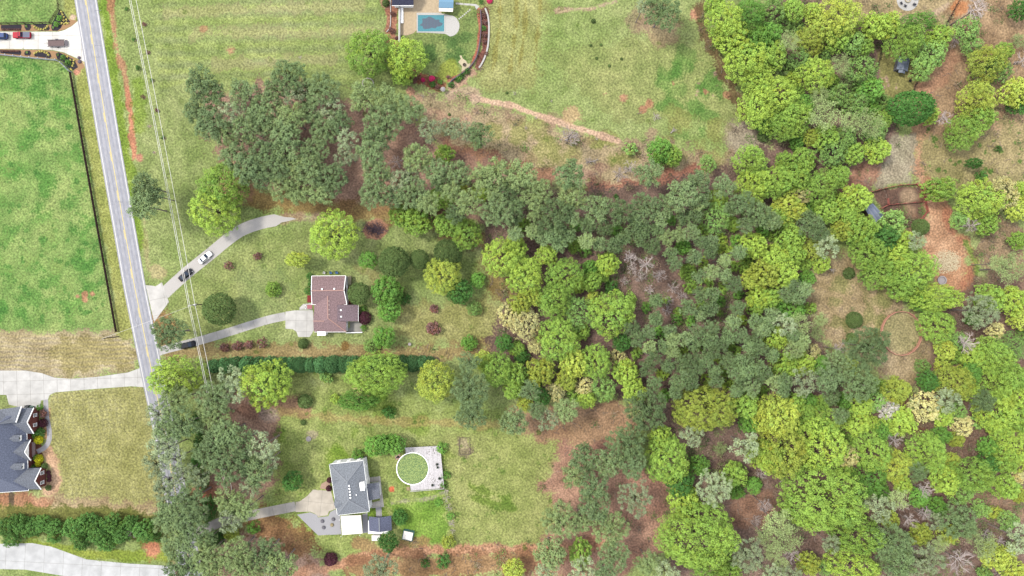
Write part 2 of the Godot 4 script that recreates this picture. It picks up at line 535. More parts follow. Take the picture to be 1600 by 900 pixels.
func plant(code: String, px: float, py: float, r: float, fixed := "", ry := 0.0) -> void:
	var kd: Array = KINDS[code]
	var rm := r * GRID
	var piney := code in ["p", "q", "k"]
	var shrub := rm < 2.7 and not piney or code in "lnvzu" or piney and rm < 1.6
	var mid := 0.0                                      # height of the crown's centre
	if shrub:
		mid = rm * (0.5 if kd[0] == "dense" else 0.75)
		if code == "l":
			mid = rnd(1.3, 2.1)
			rm *= rnd(0.76, 0.98)
	elif piney: mid = clampf(10.5 + rm * 0.5, 9, 14) + rnd(-1.5, 1.5)
	elif code in "sb": mid = clampf(7 + rm * 1.1, 5, 13) + rnd(-1, 1)
	else: mid = clampf(2.6 + rm * 0.72, 3.0, 10.5) + rnd(-0.6, 0.6)
	rm *= (EYE - mid) / EYE * (1.2 if piney else 1.03)
	var size := "s" if rm < 2.4 else "m" if rm < 5.0 else "l" if rm < 8.8 else "x"
	while not crowns.has(kd[0] + size):
		size = {"x": "l", "l": "m", "m": "s", "s": "m"}[size]
	var at := P(px, py, mid)
	at.y = 0
	var o := thing(kd[5] if shrub else kd[4], "", "shrub" if shrub else "tree", at, rnd(0, TAU))
	var list: Array = crowns[kd[0] + size]
	var which := rng.randi() % list.size()
	var tone: Color = kd[1]
	var step := rng.randi() % 3
	if r > 44: step = 1 if code == "o" else step
	var gains := [0.82, 1.0, 1.16]
	var base := alb(tone.r, tone.g, tone.b, gains[step] * (2.05 if piney else 1.85))
	if step == 2 and code in "op": base = Color(base.r * (1.1 if code == "o" else 1.05), base.g, base.b * 0.92)
	if step == 0 and code in "op": base = Color(base.r * 0.97, base.g, base.b * 1.02)
	var lm := leaf_mat("leaves_%s_%d" % [code, step], base, 0.0 if code == "b" else 0.2)
	if not shrub or rm > 0.9:
		var tm := mat("bark_grey" if code in "sb" else "bark_pine" if piney else "bark", alb(178, 166, 158) if code in "sb" else alb(204, 190, 180) if piney else alb(124, 108, 96), 0.9, "mottle", 1.5)
		var tr := part("trunk", woods.pine[which % 2] if piney else woods.tree[which % 2], tm, o)
		var w := clampf(rm * 0.9, 0.6, 6.0)
		tr.scale = Vector3(w, mid, w) if not piney else Vector3(maxf(w, 3.0), mid, maxf(w, 3.0))
		if shrub: tr.scale = Vector3(w * 0.25, mid, w * 0.25)
	var cw := part("crown", list[which], lm, o, Vector3(0, mid, 0))
	var f: float = rm / CR[size]
	var wide := 1.0 if ry == 0 else ry / r
	cw.scale = Vector3(f, f * (1.35 if code == "l" else 0.8 if code == "z" else 1.0), f * wide)
	if ry: 
		o.rotation.y = 0
	var word: String = kd[3] if shrub else kd[2]
	if not code in "lnvz":
		var big := 3.0 if piney else 5.2
		if not shrub: word = ("small " if rm < big * 0.62 else "large " if rm > big * 1.35 else "") + word
	plants.append({"o": o, "p": Vector2(px, py), "word": word, "fixed": fixed, "r": r})

# every plant is told from its likes by where it stands to a landmark
func name_plants() -> void:
	var nth := ["first", "second", "third", "fourth", "fifth", "sixth", "seventh", "eighth", "ninth", "tenth", "eleventh", "twelfth", "thirteenth", "fourteenth", "fifteenth", "sixteenth", "seventeenth", "eighteenth", "nineteenth", "twentieth"]
	var way := ["east", "south-east", "south", "south-west", "west", "north-west", "north", "north-east"]
	var rank := {}
	for mi in marks.size():
		var by := {}
		for i in plants.size():
			var d: Vector2 = plants[i].p - marks[mi][1]
			var key: String = plants[i].word + str(int(round(d.angle() / (TAU / 8) + 8)) % 8)
			if not by.has(key): by[key] = []
			by[key].append([d.length(), i, int(round(d.angle() / (TAU / 8) + 8)) % 8])
		for key in by:
			by[key].sort_custom(func(a, b): return a[0] < b[0])
			for k in mini(by[key].size(), 20):
				var e: Array = by[key][k]
				var cost: float = e[0] + k * 35.0
				if not rank.has(e[1]) or rank[e[1]][0] > cost:
					rank[e[1]] = [cost, k, e[2], mi]
	for i in plants.size():
		var o: Node3D = plants[i].o
		var l: String = plants[i].fixed
		if not l:
			var e: Array = rank.get(i, [0, 0, 0, 0])
			l = "%s, %s one out %s of %s" % [plants[i].word, nth[e[1]], way[e[2]], marks[e[3]][0]]
		o.set_meta("label", l)
		var st: String = String(o.name).rstrip("0123456789_")
		o.set_meta("group", GROUPS.get(st, "shrubs and small trees"))

# ---------------------------------------------------------------- which plant stands where: code x y radius [depth radius]
const GROVE := """p 317 130 22; k 335 152 18; p 312 172 20; p 331 195 22; q 360 178 17; p 382 148 21; p 388 200 22; p 352 208 18; k 453 122 26; q 460 146 17; p 504 140 24; p 418 166 22; p 456 185 22; q 517 166 19; p 447 210 20; p 508 205 22; p 484 178 18; q 543 217 15; p 405 180 18; p 430 140 16; p 425 200 18; k 480 148 16; p 530 190 17;
p 571 152 22; p 606 155 19; p 600 190 28; p 590 216 20; p 642 171 18; q 672 204 17; q 706 200 15; k 750 212 18; q 725 205 14;
p 366 240 20; p 390 264 22; p 415 242 22; p 450 242 22; p 489 238 22; p 446 287 26; p 485 268 20; p 517 280 25; p 502 302 18; p 407 274 19; p 430 262 20; p 470 300 18; p 466 262 18; q 542 242 16; p 580 240 20; p 588 270 20; p 586 302 23; q 620 282 16; p 645 302 25; p 652 247 21; p 681 267 18; p 616 308 16; q 640 272 14; p 717 272 19; p 732 318 19; p 755 280 20; p 777 272 22; p 777 330 24; k 690 288 14; p 670 318 16; p 705 300 15; k 793 296 18; k 712 335 14;
p 228 291 19; p 225 322 20; p 243 306 13"""
const ROADSIDE := """p 265 520 25; q 360 590 18; p 275 625 24; q 246 648 17; p 336 622 26; p 334 650 25; p 288 662 22; q 364 612 17; p 355 676 20; q 250 690 20; q 272 718 17; q 243 726 18; q 262 700 16; p 266 668 20; q 287 738 16; p 288 800 24; q 256 766 15; p 262 812 20; p 276 850 20; p 292 845 16; p 333 705 26; p 356 730 26; p 343 683 22; p 376 690 22; p 386 720 20; p 298 782 26; p 270 797 21; p 302 815 24; p 281 827 18; p 360 782 20; q 362 812 18; p 386 795 16; p 322 867 23; p 300 884 24; p 338 888 22; p 370 865 24; p 386 888 24; q 412 695 21; p 404 735 22; q 418 720 16; p 415 865 25; p 440 882 21; q 432 897 18; q 595 892 26; q 262 750 18; q 312 745 15; p 280 890 18; k 325 842 14; q 392 760 15"""
const YARDS := """o 578 82 37; o 636 90 31; o 628 118 16; o 352 290 37; o 335 330 37; o 522 367 38; o 625 336 17; o 651 345 23; o 697 350 20; o 728 366 25; o 695 242 15; o 690 308 20; y 722 296 11; o 752 302 15; g 576 406 14; h 616 409 22; h 655 405 14; h 700 395 20; y 692 430 30; g 604 455 24; g 608 485 18; d 718 455 20; g 746 437 12; y 464 406 19 12; o 427 452 12; h 561 459 16; h 344 483 23; d 633 467 9; g 600 527 17; e 580 541 12; g 733 536 12; e 741 482 12; m 404 400 6; m 357 415 7; m 400 401 5; m 678 483 7; m 677 514 11; m 410 536 8; m 351 544 7; m 372 541 8; m 388 538 7; u 570 497 9; h 474 537 7; e 425 593 26 16; o 415 600 39; o 588 585 47 33; c 566 607 14; g 560 626 34 16; d 608 645 10; h 477 627 10; o 524 623 8; e 510 590 10; y 680 597 31; o 776 578 27; y 754 563 15; p 733 566 15; p 735 610 27; p 736 648 22; o 275 588 42 30; d 306 660 10 16; d 312 690 9 16; d 305 725 9 16; d 318 752 9 18; d 325 795 12 20; d 338 842 12; y 362 835 12; g 396 825 10;
l 336 572 12; l 352 571 13; l 370 570 13; l 388 570 13; l 405 569 12; l 424 569 13; l 441 570 13; l 456 570 13; l 470 570 13; l 553 569 13; l 568 569 13; l 584 569 13; l 600 569 12; l 487 570 13; l 503 570 14; l 521 569 14; l 538 569 13; l 614 569 11; l 629 568 13; l 645 568 13; l 660 567 12; l 672 564 9;
g 585 697 16; g 601 692 15; g 617 694 16; g 560 711 9; d 457 752 15; d 607 847 16; d 625 808 12; y 700 847 11; d 693 877 11; d 665 880 7; u 517 873 9; g 690 700 9; g 697 742 7; g 686 785 6; b 698 778 7; b 701 792 8; g 704 806 6; b 706 818 8; b 696 768 7; g 693 758 6; b 707 830 6; u 515 750 4; u 514 763 4; m 692 760 5; y 803 890 17; h 474 660 4; d 486 444 5; d 482 455 6; d 484 432 6; g 568 482 5; g 568 512 5;
b 620 253 13; b 890 212 20; b 898 220 9; b 1025 182 9; b 985 262 15; b 968 272 14; e 985 233 11; g 1031 237 20; o 1050 244 16; p 1014 272 19; e 1105 255 14; d 963 307 4; b 920 252 9;
n 14 822 16; n 33 818 15; n 52 824 15; n 68 818 14; n 87 823 13; n 118 826 18; n 137 818 16; n 155 832 18; n 176 818 16; n 190 834 15; n 205 818 13; b 208 830 12; n 226 828 17; n 242 838 10; n 168 848 14; n 128 846 13; n 20 842 12; n 85 840 10; y 180 848 5;
m 68 646 6; u 68 661 6; g 62 637 5; d 63 675 7; v 61 687 6; g 55 681 5; v 61 717 6; g 57 715 5; v 60 725 4; h 70 728 4; h 76 762 4; u 76 738 3; u 77 744 3; u 77 750 3; g 53 729 4;
h 603 5 5; d 705 133 5; d 715 125 4; d 722 119 5; d 730 112 5; g 718 122 4; z 661 125 3; z 675 123 4; m 684 137 4; m 653 120 5; g 688 128 4; d 676 132 5; m 648 127 4; m 700 120 3; z 765 1 4; d 752 2 4; m 756 24 4; m 757 34 4; d 756 44 4; m 757 54 4; m 756 64 4; m 760 84 3; m 614 22 4; m 612 48 5; m 621 60 4;
d 198 14 3; d 209 62 3; d 215 106 4; m 223 151 3; b 232 197 3; b 240 238 3; m 225 38 3; m 231 82 3; d 237 125 3; m 245 172 3; d 254 215 3; b 469 90 4; h 927 33 3; h 923 71 2; h 939 70 2; h 932 91 2; h 971 92 2; h 952 103 2; h 1192 213 8; b 661 150 4; h 792 145 2; h 702 179 2; b 728 185 3; b 837 184 4; b 932 217 4; b 862 158 3; b 804 146 4; b 822 200 4"""
const WOOD := """p 815 275 22; p 838 304 24; k 890 274 21; p 893 308 21; k 870 333 21; p 932 326 20; p 1007 326 23; k 970 332 18; p 1065 306 22; p 1088 288 19; p 1040 322 16; p 1130 292 16; k 1160 318 17; k 1185 335 18; p 1205 345 14;
o 1172 252 26; o 1178 290 28; o 1122 311 16; e 1117 338 27; o 1145 350 12; o 805 387 18; o 785 402 31; o 820 430 30; o 855 398 17; o 882 432 29; o 950 412 18; o 925 440 15; o 905 445 13; o 1075 425 13; o 940 430 12; o 1176 384 21; y 1192 428 24; o 1165 415 13; y 1170 440 14;
b 985 402 14; b 1010 412 16; b 1030 430 14; b 1000 432 13; b 988 420 12; b 1050 450 12; b 1065 462 12; b 1045 470 11; b 1015 452 11; b 1042 485 10; b 975 440 10;
y 812 474 18; c 820 507 25; c 836 541 12; c 795 492 18; o 808 545 13; d 815 557 12; o 868 470 29; o 955 490 37; e 905 490 26; o 872 530 34; o 930 565 26; y 897 568 22; y 845 580 22; d 972 535 14; c 967 558 13; o 978 582 20; o 990 610 19; e 945 608 20; c 913 605 14; y 885 595 17; c 868 613 15; p 828 610 14; k 1010 640 30; y 1100 640 48 36; o 1162 632 23; y 1195 645 17; o 1098 543 6; o 1122 560 7; o 1132 581 8; o 1104 592 9; o 1125 490 5; o 1041 470 7; o 1060 487 7; o 1187 466 19; o 1180 482 14;
p 803 658 20; q 857 652 18; p 885 640 17; p 838 640 12; o 1345 635 16; o 805 585 20; o 800 610 15; d 835 600 12;
p 912 716 21; p 897 742 17; p 926 760 21; p 950 722 21; k 980 692 28; p 988 728 18; p 930 790 22; p 875 812 26; p 908 815 15; p 952 825 27; p 860 862 22; p 960 866 23; p 1012 880 17; q 992 778 25; o 907 865 17 24; q 910 893 20; p 945 893 16; q 1040 893 18; q 855 893 16;
o 1042 718 36; o 1032 682 18; o 1068 782 24; o 1090 838 62 52; o 1110 880 40 20; g 1092 727 16; q 1115 762 26; d 1062 754 22; o 1147 742 20; g 1150 768 12; q 1165 697 20; q 1080 682 16; s 1125 700 10; q 1167 867 25; o 1196 712 27; g 1177 757 13; o 1140 890 18; b 1195 790 15; b 1190 740 12; b 1182 812 12;
y 1220 705 40; o 1282 694 40; o 1360 705 30; c 1325 712 17; y 1400 729 25; o 1447 705 30; b 1397 688 14; o 1285 780 63 52; g 1358 750 25; o 1338 835 44 26; o 1330 882 42 26; k 1392 846 27; k 1405 876 22; q 1442 876 27; q 1372 795 20; s 1400 778 16; b 1410 790 12; b 1445 765 16; g 1435 775 16; g 1462 792 17; o 1477 750 22; o 1518 742 38 25; d 1545 724 16; o 1566 717 22; o 1587 697 27; o 1570 760 20; c 1590 745 10; e 1502 770 20; k 1497 815 26; s 1515 832 14; y 1437 835 18; y 1480 835 16; b 1500 876 26; s 1535 852 20; b 1445 802 15; e 1575 815 16; q 1592 842 22; y 1555 870 20; y 1582 892 18; s 1212 815 22; s 1225 842 22; y 1262 880 18; b 1237 868 15; b 1420 812 14; s 1465 850 14; b 1540 836 13; s 1205 860 14;
o 1205 466 17; g 1235 485 21; o 1212 527 20; q 1225 508 16; o 1225 570 21; o 1256 570 18; c 1266 551 15; s 1247 505 17; s 1280 500 11; k 1355 542 31; p 1310 572 24; p 1292 592 18; k 1342 600 26; q 1255 596 20; y 1325 570 15; b 1310 546 14; w 1387 640 17; y 1400 610 22; e 1366 626 18; y 1215 650 36; o 1242 632 18; o 1287 662 27; o 1260 645 15; o 1338 660 20; o 1405 658 23; s 1275 520 12; p 1240 545 14;
o 1212 285 26; o 1242 277 23; c 1252 304 16; o 1283 292 28; y 1232 327 24; o 1292 330 20; o 1215 340 20; k 1265 350 18; k 1278 362 14; y 1315 360 17; q 1292 386 17; o 1234 372 22; o 1240 396 18; o 1208 402 20; o 1225 430 23; o 1337 310 22; o 1345 360 24; d 1380 375 22; e 1394 348 23; o 1412 376 16; q 1431 376 13; o 1356 396 28; o 1400 402 23; o 1374 427 27; o 1425 420 35; h 1437 355 12; o 1466 296 25 18; o 1530 312 32; c 1566 300 25; o 1595 298 14; o 1541 350 18; b 1517 352 14; e 1498 344 14; y 1588 326 20; o 1590 376 14; s 1575 420 23; s 1555 412 14; h 1326 427 8; h 1334 500 12; h 1331 529 8; o 1310 275 18; o 1255 250 20"""
const NORTHEAST := """e 1207 15 20; o 1238 16 18; y 1303 32 37; y 1268 62 25; o 1310 62 20; o 1362 42 22; o 1385 40 20; e 1332 68 18; o 1350 76 14; o 1205 87 24; s 1232 66 15; e 1248 92 18; o 1273 117 28; o 1214 150 31; o 1240 186 29; e 1347 110 24; s 1312 102 15; g 1361 139 18; e 1306 150 20; s 1284 182 24; e 1336 166 21; s 1356 196 22; e 1322 214 18; e 1364 206 20; o 1381 186 14; o 1290 215 20; e 1300 240 22; o 1335 240 17; o 1370 235 20; y 1270 215 14; s 1325 190 15; b 1340 85 10;
g 1432 35 27 14; o 1413 66 28; o 1466 58 20; e 1455 84 22; e 1442 106 18; j 1420 170 31 24; o 1452 180 14; e 1510 46 20; e 1517 72 16; y 1541 100 30; e 1556 108 22; o 1568 80 14; y 1525 157 28; o 1532 182 22; y 1587 146 23; o 1503 208 26; b 1475 185 14; b 1526 14 22; b 1492 65 13; d 1592 16 15; s 1590 65 12; d 1590 165 14; b 1597 95 15; d 1522 255 14 8; d 1533 275 9; d 1560 232 5;
o 1116 8 16; o 1133 36 31; g 1171 24 26; o 1142 58 25; g 1186 68 22; o 1164 94 33; o 1183 125 26; o 1186 167 30 35; k 1035 18 27; q 1005 10 10; g 1200 55 20; g 1195 190 16; o 1217 195 26;
o 1461 466 38 22; o 1407 450 21; g 1440 470 16; o 1462 509 27; y 1477 547 15; b 1510 536 20; e 1498 532 14; d 1450 596 16; b 1458 590 8; y 1490 597 28; g 1516 581 17; c 1445 635 24; q 1481 626 18; o 1472 650 17; e 1497 642 14; c 1505 664 16; k 1535 626 16; o 1551 557 30; o 1520 555 18; e 1576 545 26; o 1557 599 27; o 1588 590 22; o 1555 642 30; o 1590 652 24; o 1545 466 22; q 1530 486 26; o 1580 470 22; y 1594 498 18; g 1520 496 12; c 1556 516 14; o 1560 670 18; o 1520 615 14; b 1517 636 8; o 1590 620 20; g 1470 680 14"""

func sow(list: String) -> void:
	for e in list.split(";"):
		var w := e.strip_edges().split(" ", false)
		if w.size() >= 4:
			plant(w[0], float(w[1]), float(w[2]), float(w[3]), "", float(w[4]) if w.size() > 4 else 0.0)

# fills a stretch of wood: crowns keep clear of those already there
func fill(ring: Array, gap: float, codes: String, r0: float, r1: float, clear := 0.75, gaps: Array = []) -> int:
	var q := PackedVector2Array()
	for p in ring: q.append(Vector2(p[0], p[1]))
	var lo := q[0]; var hi := q[0]
	for p in q:
		lo = lo.min(p); hi = hi.max(p)
	var made := 0
	for tries in int((hi.x - lo.x) * (hi.y - lo.y) / (gap * gap) * 9):
		var p := Vector2(rnd(lo.x, hi.x), rnd(lo.y, hi.y))
		if not Geometry2D.is_point_in_polygon(p, q):
			continue
		var r := rnd(r0, r1)
		var ok := true
		for t in plants:
			if p.distance_to(t.p) < maxf(gap, (t.r + r) * clear):
				ok = false
				break
		for h in gaps:
			if p.distance_to(Vector2(h[0], h[1])) < h[2] + r * 0.6: ok = false
		if ok:
			plant(codes[rng.randi() % codes.length()], p.x, p.y, r)
			made += 1
	return made

func all_plants() -> void:
	make_plants()
	sow(GROVE); sow(ROADSIDE); sow(YARDS); sow(WOOD); sow(NORTHEAST)
	var holes := [[905, 540, 14], [850, 490, 16], [995, 490, 12], [938, 535, 14], [1355, 575, 8], [1430, 690, 14], [1190, 680, 10], [1000, 760, 46], [1130, 720, 16], [1302, 500, 24], [1312, 540, 22], [1290, 480, 10]]
	fill([[770, 300], [900, 340], [960, 320], [1050, 300], [1150, 320], [1240, 350], [1262, 420], [1268, 480], [1250, 560], [1225, 620], [1150, 612], [1040, 625], [1005, 600], [985, 520], [1000, 470], [1075, 455], [1050, 420], [1010, 385], [960, 400], [900, 390], [820, 375], [770, 340]], 13, "pkpkkogk", 8.5, 12.5, 0.76, holes)
	fill([[840, 450], [960, 400], [1000, 500], [1000, 620], [800, 640], [770, 560]], 19, "oygd", 11, 16, 0.72, holes)
	fill([[1190, 240], [1310, 240], [1330, 330], [1290, 420], [1260, 420], [1190, 400]], 20, "ooyg", 12, 18, 0.7)
	fill([[1200, 470], [1290, 480], [1330, 560], [1420, 620], [1440, 740], [1380, 800], [1180, 680], [1130, 620]], 19, "oygk", 11, 16, 0.72, holes)
	fill([[1200, 10], [1340, 20], [1380, 130], [1390, 240], [1260, 250], [1220, 190], [1190, 90]], 18, "oesg", 11, 15, 0.72)
	fill([[1440, 560], [1600, 520], [1600, 790], [1450, 720]], 19, "oyge", 11, 16, 0.72, [[1520, 690, 12]])
	fill([[1380, 770], [1560, 800], [1600, 900], [1200, 900], [1190, 800]], 20, "sqbeyb", 10, 15, 0.74, [[1500, 740, 10], [1260, 850, 16], [1480, 830, 10]])

# ---------------------------------------------------------------- the ground
func ground() -> void:
	var lawn1 := alb(146, 170, 96); var lawn2 := alb(178, 187, 128)
	var straw1 := alb(176, 154, 118); var straw2 := alb(206, 190, 158)
	var needle1 := alb(176, 138, 122); var needle2 := alb(204, 170, 152)
	var wood1 := alb(130, 108, 98); var wood2 := alb(168, 142, 128)
	var red1 := alb(204, 140, 112); var red2 := alb(224, 170, 144)
	var pale1 := alb(206, 170, 146); var pale2 := alb(226, 204, 180)
	var rich1 := alb(116, 160, 84); var rich2 := alb(174, 190, 120)
	var green1 := alb(140, 164, 70); var green2 := alb(176, 184, 92)
	ground_start(lawn1, lawn2)
	# west side
	lay([[-190, 86], [0, 86], [84, 96], [112, 114], [184, 518], [0, 516], [-190, 512]], 0, rich1, rich2, 4, 4, 1.0, true)
	lay([[-190, -190], [70, -190], [92, 0], [91, 20], [72, 40], [-190, 40]], 0, rich1, rich2, 4, 4, 1.0, true)
	for i in 90:
		spot(rnd(-60, 150), rnd(110, 500), rnd(4, 16), alb(100, 156, 76), alb(132, 178, 92), 4, 14, rnd(0.4, 0.85))
	for i in 60:
		spot(rnd(-60, 165), rnd(110, 505), rnd(4, 14), alb(164, 194, 110), alb(182, 196, 126), 4, 14, rnd(0.3, 0.6))
	for i in 420:
		spot(rnd(-40, 165), rnd(100, 505), rnd(0.6, 3.2), alb(90, 144, 72), alb(118, 164, 86), 2, 3, rnd(0.35, 0.8))
	for s in [[120, 462, 3], [132, 460, 4], [133, 468, 4], [144, 459, 3]]: spot(s[0], s[1], s[2], red1, red2, 3, 2, 0.85)
	lay([[-190, 516], [184, 519], [208, 522], [214, 572], [130, 590], [-190, 585]], 0, alb(182, 166, 126), alb(202, 190, 160), 6, 8, 1.0, true)
	lay([[95, 530], [205, 535], [205, 570], [110, 582], [80, 560]], 0, alb(166, 156, 104), alb(190, 178, 132), 10, 10, 0.8, true)
	stripes([[-60, 520], [205, 524], [212, 572], [60, 580], [-60, 580]], Vector2(1, 0.02), 7.0, 0.05)
	lay([[76, 614], [220, 604], [250, 690], [262, 800], [60, 800], [70, 705]], 0, alb(170, 170, 108), alb(190, 186, 134), 4, 4, 1.0, true)
	stripes([[80, 616], [215, 608], [248, 800], [76, 800]], Vector2(1, -0.1), 7.0, 0.018)
	stripes([[80, 616], [215, 608], [248, 800], [76, 800]], Vector2(0.2, 1), 8.0, 0.018)
	lay([[60, 790], [150, 795], [246, 806]], 26, alb(178, 152, 120), alb(206, 184, 152), 10, 10, 0.85)
	lay([[-100, 790], [20, 788], [60, 790]], 34, alb(186, 128, 98), alb(206, 160, 130), 10, 8, 0.95)
	lay([[18, 770], [17, 800]], 7, alb(96, 84, 70), alb(120, 108, 90), 2, 2, 0.9)
	lay([[72, 706], [84, 730], [88, 752], [72, 768]], 15, alb(222, 178, 144), alb(232, 196, 166), 5, 5, 0.95)
	lay([[72, 640], [73, 680]], 10, alb(212, 168, 120), alb(222, 180, 140), 3, 2, 0.9)
	lay([[40, 690], [58, 692], [66, 728], [50, 735]], 8, alb(126, 80, 70), alb(150, 100, 84), 3, 2, 0.95, true)
	lay([[-60, 812], [60, 814], [200, 818], [250, 830]], 44, alb(120, 130, 64), alb(154, 156, 92), 8, 6, 0.9)
	lay([[-60, 856], [60, 852], [140, 866], [262, 868]], 14, green1, green2, 4, 4, 1.0)
	spot(238, 861, 11, alb(206, 136, 104), alb(224, 166, 134), 6, 6)
	# road verges
	lay([[112, 0], [120, 60], [140, 180], [180, 400], [196, 520]], 24, alb(164, 174, 92), alb(186, 186, 116), 6, 5, 0.9)
	spot(113, 27, 5, pale1, pale2, 3, 2); spot(126, 100, 6, pale1, pale2, 3, 2); spot(120, 112, 6, red1, red2, 3, 3)
	lay([[158, -20], [175, 100], [200, 260], [222, 380]], 12, alb(122, 158, 62), alb(158, 178, 80), 6, 5, 0.9)
	lay([[170, -30], [172, 10], [176, 40], [185, 88], [196, 120], [200, 145]], 5, red1, red2, 4, 4, 0.8)
	lay([[199, 140], [204, 180], [206, 215], [209, 246]], 8, red1, alb(220, 154, 124), 3, 3, 0.95)
	spot(216, 246, 5, red1, red2, 4, 3)
	lay([[214, 130], [218, 200]], 14, alb(132, 168, 62), alb(160, 180, 80), 8, 6, 0.6)
	lay([[225, 340], [231, 420]], 6, alb(196, 180, 134), alb(210, 196, 150), 4, 4, 0.6)
	for q in [[200, 15], [211, 63], [217, 108], [225, 152], [227, 38], [233, 82], [239, 126], [247, 173], [256, 216], [234, 197], [242, 238]]: spot(q[0], q[1], 2.2, alb(190, 160, 140), alb(206, 178, 160), 2, 1, 0.85)
	spot(246, 425, 11, alb(206, 188, 140), alb(218, 204, 160), 6, 5, 0.8)
	# north lawn, mown east and west
	stripes([[235, -30], [600, -30], [560, 140], [300, 120], [250, 150]], Vector2(1, -0.03), 19.0, 0.035)
	for r in [[300, 52, 590, 48], [330, 100, 520, 92], [260, 20, 560, 8]]: lay([[r[0], r[1]], [r[2], r[3]]], 9, alb(196, 190, 136), alb(210, 202, 158), 10, 10, 0.6)
	spot(318, 44, 4, red1, red2, 4, 3, 0.6); spot(359, 79, 6, red1, red2, 5, 4, 0.7)
	# the big north field
	lay([[756, -30], [850, -30], [842, 60], [830, 130], [752, 130]], 0, alb(170, 172, 106), alb(194, 188, 132), 22, 12, 0.7, true)
	for x in [808, 822, 844, 782]: lay([[x, -30], [x - 2, 40], [x - 12, 110]], 3.5, alb(150, 138, 66), alb(168, 150, 80), 3, 3, 0.4)
	lay([[860, 90], [1000, 60], [1120, 80], [1150, 190], [960, 180]], 0, alb(154, 170, 102), alb(182, 184, 124), 20, 14, 0.9, true)
	for i in 26: spot(rnd(1030, 1150), rnd(85, 205), rnd(4, 15), alb(104, 152, 74), alb(136, 166, 92), 8, 7, rnd(0.35, 0.8))
	for s in [[1052, 131, 3], [973, 152, 4], [1013, 162, 5], [1005, 170, 3], [1103, 143, 3], [1136, 147, 5], [1132, 118, 4], [1130, 95, 3], [945, 145, 3]]: spot(s[0], s[1], s[2], red1, red2, 4, 4, 0.8)
	for i in 16: spot(rnd(1070, 1130), rnd(105, 160), rnd(1, 3), pale1, pale2, 2, 2, 0.8)
	spot(1030, 38, 26, alb(188, 160, 128), alb(200, 170, 142), 14, 10, 0.75)
	spot(1005, 30, 20, alb(186, 156, 132), alb(196, 170, 146), 12, 10, 0.6)
	lay([[870, 16], [930, 12], [962, 2]], 4, pale1, pale2, 3, 3, 0.8)
	spot(1085, 22, 8, red1, red2, 5, 4, 0.9)
	lay([[1095, 10], [1105, 60], [1130, 110], [1150, 150], [1172, 200]], 14, alb(120, 100, 74), alb(150, 124, 92), 6, 6, 0.85)
	lay([[1130, 200], [1165, 190], [1195, 225], [1230, 260], [1150, 262]], 0, alb(176, 158, 136), alb(206, 192, 174), 10, 10, 0.9, true)
	# the straw-covered belt south of the field, with its foot path
	lay([[655, 150], [720, 165], [800, 180], [930, 215], [1060, 235], [1140, 240], [1130, 290], [980, 310], [860, 280], [700, 240], [660, 200]], 0, alb(178, 154, 124), alb(206, 182, 154), 16, 16, 0.85, true)
	for i in 40: spot(rnd(660, 1120), 0.22 * rnd(600, 700) + rnd(40, 120), rnd(4, 16), alb(160, 166, 96), alb(180, 178, 116), 8, 8, rnd(0.3, 0.8))
	for i in 26: spot(rnd(670, 1100), rnd(170, 290), rnd(3, 10), needle1, needle2, 8, 8, rnd(0.3, 0.7))
	lay([[738, 152], [765, 158], [800, 164], [830, 176], [860, 186], [895, 198], [930, 208], [965, 220]], 8, alb(222, 184, 156), alb(234, 206, 178), 3, 2, 1.0)
	spot(895, 180, 12, alb(218, 180, 140), alb(230, 200, 160), 6, 8, 0.8)
	lay([[920, 300], [1000, 290], [1090, 270]], 22, alb(180, 122, 104), alb(198, 146, 124), 8, 8, 0.9)
	lay([[700, 228], [790, 258], [860, 280]], 18, alb(176, 126, 104), alb(198, 152, 128), 8, 8, 0.85)
	# pine grove floor
	lay([[310, 150], [440, 130], [560, 160], [640, 190], [700, 240], [800, 270], [800, 340], [640, 330], [560, 320], [420, 300], [340, 240]], 0, needle1, needle2, 18, 14, 0.95, true)
	lay([[395, 305], [450, 318], [520, 330], [640, 330]], 24, alb(160, 128, 84), alb(184, 150, 106), 12, 10, 0.8)
	lay([[440, 342], [470, 338], [510, 340]], 10, pale1, alb(206, 192, 170), 8, 6, 0.7)
	spot(370, 290, 24, alb(186, 148, 116), alb(196, 162, 130), 8, 8, 0.85)
	# middle house lot
	lay([[262, 470], [320, 430], [400, 370], [480, 360], [480, 500], [300, 520]], 0, alb(150, 170, 98), alb(178, 184, 122), 16, 12, 0.8, true)
	spot(405, 465, 40, alb(150, 172, 108), alb(184, 186, 130), 24, 14, 0.8)
	lay([[570, 420], [640, 480], [780, 470], [800, 540], [640, 530]], 0, alb(170, 166, 102), alb(192, 184, 132), 20, 14, 0.8, true)
	spot(248, 515, 26, alb(166, 128, 88), alb(186, 148, 106), 10, 8, 0.85)
	lay([[250, 545], [330, 548], [440, 552], [560, 550], [640, 555], [790, 545]], 18, alb(172, 146, 100), alb(196, 168, 128), 10, 10, 0.8)
	lay([[660, 340], [760, 380], [790, 460], [850, 470]], 24, alb(146, 118, 76), alb(172, 140, 100), 14, 10, 0.75)
	spot(586, 358, 17, alb(196, 146, 118), alb(208, 160, 134), 3, 3)
	spot(850, 492, 22, alb(166, 134, 110), alb(186, 152, 128), 6, 5, 1.0)
	spot(538, 540, 5, alb(140, 108, 60), alb(160, 120, 70), 4, 3, 0.7)
	# south lots
	lay([[420, 590], [560, 600], [700, 640], [880, 660], [880, 860], [640, 860], [500, 870], [430, 780]], 0, alb(150, 172, 90), alb(184, 190, 124), 20, 14, 0.85, true)
	lay([[700, 680], [870, 680], [850, 850], [710, 850]], 0, alb(156, 170, 96), alb(184, 186, 124), 12, 10, 0.9, true)
